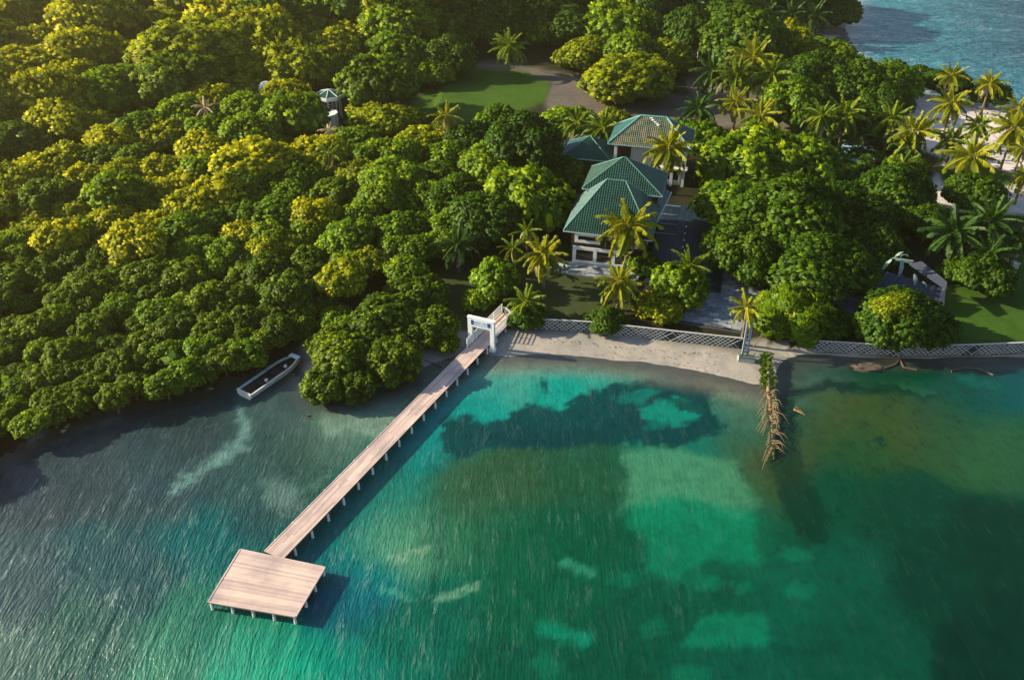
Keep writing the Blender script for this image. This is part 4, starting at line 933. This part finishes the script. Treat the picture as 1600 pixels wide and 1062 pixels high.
MB().box((0, 0, .9), (.7, .7, 1.8)).build('shaft', M['concrete'], gp); MB().box((0, 0, 1.88), (.9, .9, .16)).build('cap', M['concrete'], gp); MB().box((0, 0, .1), (1.0, 1.0, .2)).build('base', M['concrete'], gp)

# ------------------------------------------------------------------ lattice fences
rl_ = random.Random(6)
def fence(pts, z0, h, label, step, right=False):
    P = [at(*p, z0) for p in pts]; e = empty('lattice_fence', P[0], 0, label, 'fence')
    seg = []
    for a, b in zip(P, P[1:]):
        d = (b-a); L = d.length; n = Vector((d.y, -d.x, 0)).normalized(); a_, b_ = a-e.location, b-e.location
        ang = math.atan2(d.y, d.x); mid = (a_+b_)/2; back = -n*.20
        MB().box(mid+back+Vector((0, 0, h/2-.1)), (L+.05, .22, h), ang).build('wall_panel', M['stone_wall'], e)
        MB().box(mid+Vector((0, 0, h-.02))-n*.1, (L+.02, .22, .07), ang).build('top_rail', M['concrete'], e)
        MB().box(mid+Vector((0, 0, -.10)), (L+.02, .24, .16), ang).build('kerb', M['concrete'] if not right else M['dead_wood'], e)
        seg.append((a_, d.normalized(), n, L, ang))
    for dirn in (1, -1):
        run = h*1.15; ln = math.hypot(run, h-.1)
        me = MB().box((0, 0, 0), (ln, .05, .058)).mesh('slat', M['slat'])
        for a_, u, n, L, ang in seg:
            k = run/2*.6
            while k < L-run*.3:
                c = a_+u*k+Vector((0, 0, h/2-.02))+n*(-.045+.028*dirn)
                o = link('slat', me, e, c+u*rl_.uniform(-.07, .07)); xa = (u*run+Vector((0, 0, (h-.1)*dirn))).normalized(); ya = -n; za = xa.cross(ya)
                xa = (xa+Vector((0, 0, rl_.uniform(-.07, .07)))).normalized(); za = xa.cross(ya).normalized()
                o.rotation_euler = Matrix((xa, ya, za)).transposed().to_euler(); k += step
    return e
fence([(787, 497), (806, 512), (840, 516), (925, 521), (1050, 535), (1158, 547)], .3, 1.75, 'white lattice fence on dark stone along the beach between pier and lone palm', .62)
fence([(1258, 548), (1400, 557), (1520, 555), (1640, 550)], .15, 1.6, 'white lattice fence along the water to the right of the fallen trunk', .62, True)

# ------------------------------------------------------------------ paved terrace
tp = [(1050, 503), (1160, 522), (1215, 470), (1190, 440), (1120, 415), (1085, 440)]
poly = [tuple(at(*p, 1.15)[:2]) for p in tp]; o = at(1050, 503, 1.15)
terr = MB().prism(poly, .6, 1.145).build('terrace', M['stone_wall']); tag(terr, kind='structure')
me = MB().box((0, 0, 0), (1, 1, 1)).mesh('paving_slab', M['pave']); rt = random.Random(9)
ud = (at(1160, 522, 1.15)-o).normalized(); vd = Vector((-ud.y, ud.x, 0))
for j in range(-1, 26):
    for i in range(-3, 18):
        c = o+ud*(1.25*(i+.5*(j % 2)))+vd*(.78*(j+.5))
        if sdpoly(np.array([c.x]), np.array([c.y]), poly)[0] > .45:
            s = link('paving_slab', me, terr, (c.x, c.y, 1.15+rt.uniform(0, .03)), (rt.uniform(-.01, .01), rt.uniform(-.01, .01), math.atan2(ud.y, ud.x)), (1.2, .73, .1))

# ------------------------------------------------------------------ pier
DZ = 1.0
pA, pB = at(427, 867, DZ), at(795, 491, DZ); dd = pB-pA; PL = dd.length; du = dd/PL; dn = Vector((du.y, -du.x, 0)); dang = math.atan2(du.y, du.x)
pier = empty('pier', (pA.x, pA.y, 0), 0, 'long straight plank pier running from the white gate out to the square platform', 'pier')
rq = random.Random(4); W = 2.05; nb = 9; bw = W/nb; me = MB().box((0, 0, 0), (1, 1, 1)).mesh('plank', M['plank'])
def loc(p): return p-pier.location
for i in range(nb):
    s = -rq.uniform(0, 3)
    while s < PL:
        L = 4.2; a = max(0, s); b = min(PL, s+L); s += L
        if b-a < .2: continue
        c = pA+du*((a+b)/2)+dn*(-W/2+bw*(i+.5)); c.z = DZ-.03+rq.uniform(-.008, .008)
        link('plank', me, pier, loc(c), (0, 0, dang), (b-a-.02, bw-.014, .06))
for sgn in (-1, 1):
    c = pA+du*(PL/2)+dn*sgn*(W/2-.08); c.z = DZ-.20; MB().box(loc(c), (PL, .12, .26), dang).build('beam', M['beam'], pier)
    c = pA+du*(PL/2)+dn*sgn*(W/2+.03); c.z = DZ-.01; MB().box(loc(c), (PL-.02, .09, .09), dang).build('edge_board', M['plank'], pier)
pm = MB().tube([(0, 0, -2.2), (0, 0, DZ-.12)], [.17, .13], 8).mesh('piling', M['pile'], True)
n_p = int(PL/2.45)
for k in range(n_p):
    for sgn in (-1, 1):
        c = pA+du*(1.6+2.45*k)+dn*sgn*(W/2+.10); link('piling', pm, pier, loc(Vector((c.x, c.y, 0))), (R(3)*du.x*sgn, 0, 0))
    c = pA+du*(1.6+2.45*k); c.z = DZ-.38; MB().box(loc(c), (.16, W+.2, .16), dang).build('cross_beam', M['beam'], pier)
# railings near the shore
gpos = 41.3/46.7
def railing(side, t0, t1, label):
    a = pA+du*(PL*t0)+dn*side*(W/2-.02); b = pA+du*(PL*t1)+dn*side*(W/2-.02); a.z = b.z = DZ
    e = empty('railing', a, 0, label, 'railing'); L = (b-a).length
    for k in range(5): MB().bar(Vector((0, 0, .28+.26*k)), b-a+Vector((0, 0, .28+.26*k)), .055, .075).build('rail', M['white'], e)
    n = max(2, int(L/1.9))
    for k in range(n+1):
        p = (b-a)*(k/n); MB().box(p+Vector((0, 0, .68)), (.09, .09, 1.36), dang).build('post', M['white'], e)
railing(-1, .80, 1.0, 'white five bar railing on the forest side of the pier by the gate'); railing(1, .885, 1.0, 'white five bar railing on the beach side of the pier behind the gate')

# platform
PP = [at(375, 858, DZ), at(508, 886, DZ), at(462, 963, DZ), at(325, 940, DZ)]
plat = empty('platform', (PP[0].x, PP[0].y, 0), 0, 'broad plank swimming platform on white piles at the seaward end of the pier', 'platform')
LL = lambda p: p-plat.location
n = 30
for i in range(n):
    t0, t1 = i/n, (i+.95)/n; q = [PP[0].lerp(PP[3], t0), PP[1].lerp(PP[2], t0), PP[1].lerp(PP[2], t1), PP[0].lerp(PP[3], t1)]
    z = rq.uniform(-.008, .008); m = MB(); m.prism([(LL(p).x, LL(p).y) for p in q], DZ-.06+z, DZ+z+.012); m.build('plank', M['plank'], plat)
for i in range(4):
    a, b = PP[i], PP[(i+1) % 4]; m = MB(); m.bar(LL(a)-Vector((0, 0, .02)), LL(b)-Vector((0, 0, .02)), .12, .14); m.build('edge_board', M['plank'], plat)
    inn = (sum(PP, Vector())/4); a2, b2 = a.lerp(inn, .05), b.lerp(inn, .05); MB().bar(LL(a2)-Vector((0, 0, .24)), LL(b2)-Vector((0, 0, .24)), .14, .28).build('beam', M['beam'], plat)
for i, (a, b, k) in enumerate(((PP[3], PP[2], 5), (PP[2], PP[1], 4), (PP[0], PP[3], 4), (PP[0], PP[1], 5))):
    for j in range(k):
        if i and j in (0, k-1) and i != 3: continue
        if i == 3 and j == 0: pass
        c = a.lerp(b, .01+.98*j/(k-1)).lerp(sum(PP, Vector())/4, .03); link('piling', pm, plat, LL(Vector((c.x, c.y, 0))))

# gate
ga, gb_ = at(736, 533, DZ), at(770, 541, DZ); gd = (gb_-ga); gl = gd.length; gd /= gl; gang = math.atan2(gd.y, gd.x)
gate = empty('gate', (ga.x, ga.y, .3), 0, 'white arch gate with a lettered header and two navy squares over the pier', 'gate')
for x in (0, gl):
    c = gd*x+Vector((0, 0, 2.2)); MB().box(c, (.55, .45, 4.3), gang).build('post', M['white'], gate); MB().box(gd*x+Vector((0, 0, .2)), (.7, .6, .5), gang).build('post_base', M['white'], gate)
MB().box(gd*(gl/2)+Vector((0, 0, 3.75)), (gl-.55, .42, 1.25), gang).build('header', M['white'], gate)
MB().box(gd*(gl/2)+Vector((0, 0, 4.42)), (gl+.7, .52, .10), gang).build('coping', M['white'], gate)
gn = Vector((gd.y, -gd.x, 0))
sb = MB(); sb.box(gd*(gl/2)+gn*.225+Vector((0, 0, 3.78)), (gl-.2, .03, .85), gang); sb.build('sign_board', plain('sign_white', (.62, .72, .85), .5, .04, 2), gate)
for x in (.38, gl-.38):
    m = MB(); m.box(gd*x+gn*.25+Vector((0, 0, 3.80)), (.36, .02, .62), gang); m.build('emblem', M['navy'], gate)
    m = MB()
    for dz in (-.12, .1): m.box(gd*x+gn*.264+Vector((0, 0, 3.80+dz)), (.12, .006, .06), gang)
    m.build('emblem_mark', M['greyblue'], gate)
m = MB(); rl = random.Random(2)
for wi, (x0, nL) in enumerate(((.75, 4), (1.78, 4))):
    for k in range(nL):
        x = x0+k*.21; b = gn*.25
        m.box(gd*x+b+Vector((0, 0, 3.86)), (.045, .012, .34), gang)
        for zz in ((.15, 0, -.15), (.15, -.15), (.15,), (.15, 0))[(k+wi) % 4]: m.box(gd*(x+.07)+b*1.012+Vector((0, 0, 3.86+zz)), (.11, .012, .045), gang)
m.box(gd*(gl/2)+gn*.25+Vector((0, 0, 3.52)), (gl-1.3, .012, .07), gang)
m.build('lettering', M['greyblue'], gate)

# ------------------------------------------------------------------ boat
s0, s1 = at(381, 617, .35), at(466, 560, .35); bd = s1-s0; bl = bd.length; bang = math.atan2(bd.y, bd.x)
boat = empty('boat', (s0.x, s0.y, 0), bang, 'long open white edged boat with a dark inside moored against the mangroves', 'boat')
def loft(name, secs, mat):
    m = MB(); k = len(secs[0])
    for s in secs: m.v += s
    for i in range(len(secs)-1):
        for j in range(k-1): a = i*k+j; m.f.append((a, a+1, a+k+1, a+k))
    m.f.append(tuple(range(k))); return m.build(name, mat, boat)
def hw_(t): return 1.15*(1-.0*t)*(1 if t < .7 else max(.28, 1-((t-.7)/.3)**1.6*.72))
T = [i/12 for i in range(13)]
loft('hull', [[(t*bl, -hw_(t), .72+.2*t), (t*bl, -hw_(t)*.85, .1), (t*bl, -hw_(t)*.5, -.22), (t*bl, hw_(t)*.5, -.22), (t*bl, hw_(t)*.85, .1), (t*bl, hw_(t), .72+.2*t)] for t in T], M['boat'])
m = MB()
for a, b in zip(T, T[1:]): m.quad((a*bl, -hw_(a)*.82, .12), (b*bl, -hw_(b)*.82, .12), (b*bl, hw_(b)*.82, .12), (a*bl, hw_(a)*.82, .12))
m.build('floor', M['boat_dark'], boat); dk = MB()
for sgn, wd, mt in ((1, .34, M['boat_teal']), (-1, .16, M['boat'])):
    m = MB()
    for a, b in zip(T, T[1:]):
        f = lambda t, k: (t*bl, sgn*(hw_(t)+.03-k), .74+.2*t)
        m.quad(f(a, 0), f(b, 0), f(b, wd), f(a, wd)); g_ = lambda t, k: (t*bl, sgn*(hw_(t)+.03-k), .62+.2*t); m.quad(g_(a, wd), g_(b, wd), f(b, wd), f(a, wd)); m.quad(g_(a, 0), g_(b, 0), f(b, 0), f(a, 0))
        i_ = lambda t: (t*bl, sgn*(hw_(t)*.84), .13); dk.quad(g_(a, wd), g_(b, wd), i_(b), i_(a))
    m.build('side_deck' if sgn > 0 else 'gunwale', mt, boat)
dk.build('inner_side', M['boat_dark'], boat)
MB().box((.1, 0, .50), (.18, 2.25, .62)).build('transom', M['boat'], boat); MB().box((bl-.5, 0, .98), (.6, 1.5, .10)).build('bow_deck', M['trim'], boat)
for t in (.3, .55, .75): MB().box((t*bl, 0, .42), (.28, hw_(t)*1.62, .05)).build('thwart', M['boat_dark'], boat)
for i, (px, py) in enumerate(((416, 594), (446, 572))):
    b = link('buoy', rockmesh(20+i, .2, .2, .2)); b.data.materials.clear(); b.data.materials.append(M['white']); b.location = at(px, py, .55)
    tag(b, ('round white buoy lying amidships in the boat', 'round white buoy near the bow of the boat')[i], 'buoy')

# ------------------------------------------------------------------ timber frame and crate under the lone palm
tb = at(1164, 556, .4); ttop = at(1170, 484, 5.7)
fr = empty('timber_frame', (tb.x, tb.y, .3), 0, 'grey blue timber ladder frame standing at the beach under the lone palm', 'frame')
tl = ttop-fr.location; tl.z = 4.9
for s in (-.32, .32): MB().bar((s, .15, 0), (tl.x*.45+s*.8, tl.y*.3+.1, tl.z), .22, .2).build('upright', M['grey_timber'], fr)
for k in range(6):
    t = .12+.16*k; c = Vector((tl.x*.45*t, (tl.y*.3-.05)*t+.12, tl.z*t)); MB().box(c, (.75, .12, .24)).build('rung', M['grey_timber'], fr)
for k in range(2): MB().bar((.3, .1, .4), (2.2+.3*k, 1.4, 2.6), .05, .05).build('prop', M['dead_wood'], fr)
cb = at(1163, 556, .3); ct = empty('crate', (cb.x, cb.y-.9, .3), -.15, 'weathered grey green crate on the sand at the foot of the timber frame', 'crate')
MB().box((0, 0, .22), (2.0, 1.0, .44)).build('base', M['concrete'], ct)
for z in (.55, .8): MB().box((0, -.5, z), (2.0, .06, .14)).build('board', M['thatch'], ct)
for x in (-.95, .95):
    for y in (-.47, .47): MB().box((x, y, .6), (.1, .1, .9)).build('corner_post', M['thatch'], ct)
MB().box((0, 0, .5), (1.8, .85, .1)).build('tray', M['stone_wall'], ct)

# ------------------------------------------------------------------ fallen trunk
f0 = at(1198, 556, .9); f1 = at(1209, 716, .25); fd = f1-f0
ft = empty('fallen_tree', (f0.x, f0.y, 0), 0, 'fallen bleached trunk with bare side branches reaching out into the green water', 'fallen tree')
rb = random.Random(12); pts = [f0.lerp(f1, t)-ft.location+Vector((rb.uniform(-.12, .12), 0, .12*math.sin(t*5))) for t in [i/10 for i in range(11)]]
MB().tube(pts, [.34, .32, .30, .27, .24, .21, .18, .15, .12, .08, .04], 8).build('trunk', M['dead_wood'], ft, True)
fu = fd.normalized(); fs = Vector((fu.y, -fu.x, 0))
for k in range(84):
    t = .38+.60*rb.random(); sgn = rb.choice((-1, 1)); b = f0.lerp(f1, t)-ft.location; L = rb.uniform(.7, 2.5)*(1.1-.5*max(0, t-.75)*4*.3); L *= min(1, (t-.32)*5)
    up = rb.uniform(-.1, .5); jf = rb.uniform(.3, .8); e = b+fs*sgn*L*jf+fu*L*rb.uniform(.4, 1.0)+Vector((0, 0, up*rb.uniform(-.6, 1))); mid = b+fs*sgn*L*jf*.65+fu*L*.25+Vector((0, 0, up*.8+.25))
    MB().tube([b, b.lerp(mid, .6)+Vector((0, 0, .08)), mid, e], [.06, .05, .035, .012], 5).build('branch', M['dead_wood'], ft, True)
for k in range(12):
    t = .12+.025*k; sgn = 1 if k % 2 else -1; b = f0.lerp(f1, t)-ft.location; L = rb.uniform(.6, 1.3)
    MB().tube([b, b+fs*sgn*L*.7+Vector((0, 0, .25)), b+fs*sgn*L+fu*.4], [.06, .04, .015], 5).build('branch', M['dead_wood'], ft, True)
# seedlings growing along the landward end
rs = np.random.RandomState(4); tt = rs.uniform(0, .33, 240); P = np.array([tuple(f0.lerp(f1, float(t))) for t in tt])+rs.normal(size=(240, 3))*np.array([.35, .3, .12])+np.array([-.15, 0, .05])
Vv, Qq, Tt = rosettes(P, np.tile([0, 0, 1.], (240, 1)), .42, 5, rs, (.1, .9)); sdl = link('creeper', npmesh('creeper', Vv, Qq, M['leaf_dark'], np.stack([Tt, Tt, Tt, Tt*0+1], 1))); tag(sdl, 'green creeper growing over the landward end of the fallen trunk', 'plant', kind='stuff')
b0 = at(1240, 640, .05); br = empty('broken_branch', b0, 0, 'small broken branch floating right of the fallen trunk', 'branch')
for k in range(5): MB().tube([(0, 0, 0), (.5+.1*k, -.4*k+.5, .2), (.8+.1*k, -.4*k+.4, .05)], [.06, .04, .015], 5).build('twig', M['dead_wood'], br)
for i, (pts, lab) in enumerate((([(1380, 576), (1398, 570), (1406, 562), (1412, 574), (1432, 578)], 'dark crooked driftwood in the shallows below the right fence'), ([(1486, 580), (1506, 574), (1530, 576), (1552, 586)], 'long dark driftwood stick in the shallows near the right edge'), ([(487, 654), (478, 652), (484, 648)], 'curved dark root in the water below the shoreline clump'), ([(662, 562), (672, 566), (690, 574)], 'thin bare pole lying on the pale sand left of the pier'), ([(604, 662), (612, 664), (606, 670)], 'short dark stake beside the pier on the pale sand'))):
    P = [at(*p, .08) for p in pts]; o = MB().tube([p-P[0] for p in P], [.14]*len(P) if i < 2 else .06, 6).build('driftwood', M['rock']); o.location = P[0]; tag(o, lab, 'driftwood')
rw = np.random.RandomState(21); nn_ = 130; tt = rw.rand(nn_); a_, b_ = at(800, 522, .3), at(1158, 556, .3)
Pw = np.array([tuple(a_.lerp(b_, float(t))) for t in tt]); ud_ = (b_-a_).normalized(); off = np.where(rw.rand(nn_) < .55, rw.uniform(.2, .8, nn_), rw.uniform(.8, 4.6, nn_))
Pw += np.stack([off*ud_.y*1.0, -off*ud_.x, np.zeros(nn_)], 1); Pw[:, 2] = height(Pw[:, 0], Pw[:, 1])[0]+.03
Vw, Qw, Tw = rosettes(Pw, np.tile([0, 0, 1.], (nn_, 1)), .12, 4, rw, (0, .3), .3)
tag(link('seaweed', npmesh('seaweed', Vw, Qw, M['rock'], np.stack([Tw, Tw, Tw, Tw*0+1], 1))), 'dark scraps of seaweed and leaf litter scattered over the beach', 'seaweed', kind='stuff')
hz = MB().box((0, 700, 29), (4600, 2600, 68)).build('haze', None); tag(hz, kind='stuff')
hm = bpy.data.materials.new('haze'); hm.use_nodes = True; ht = hm.node_tree; ht.nodes.clear(); ho = ht.nodes.new('ShaderNodeOutputMaterial'); hv = ht.nodes.new('ShaderNodeVolumePrincipled')
hv.inputs['Density'].default_value = .00024; hv.inputs['Color'].default_value = (1, .86, .50, 1); hv.inputs['Anisotropy'].default_value = .7; ht.links.new(hv.outputs[0], ho.inputs['Volume']); hz.data.materials.append(hm)
print('objects', len(bpy.data.objects))
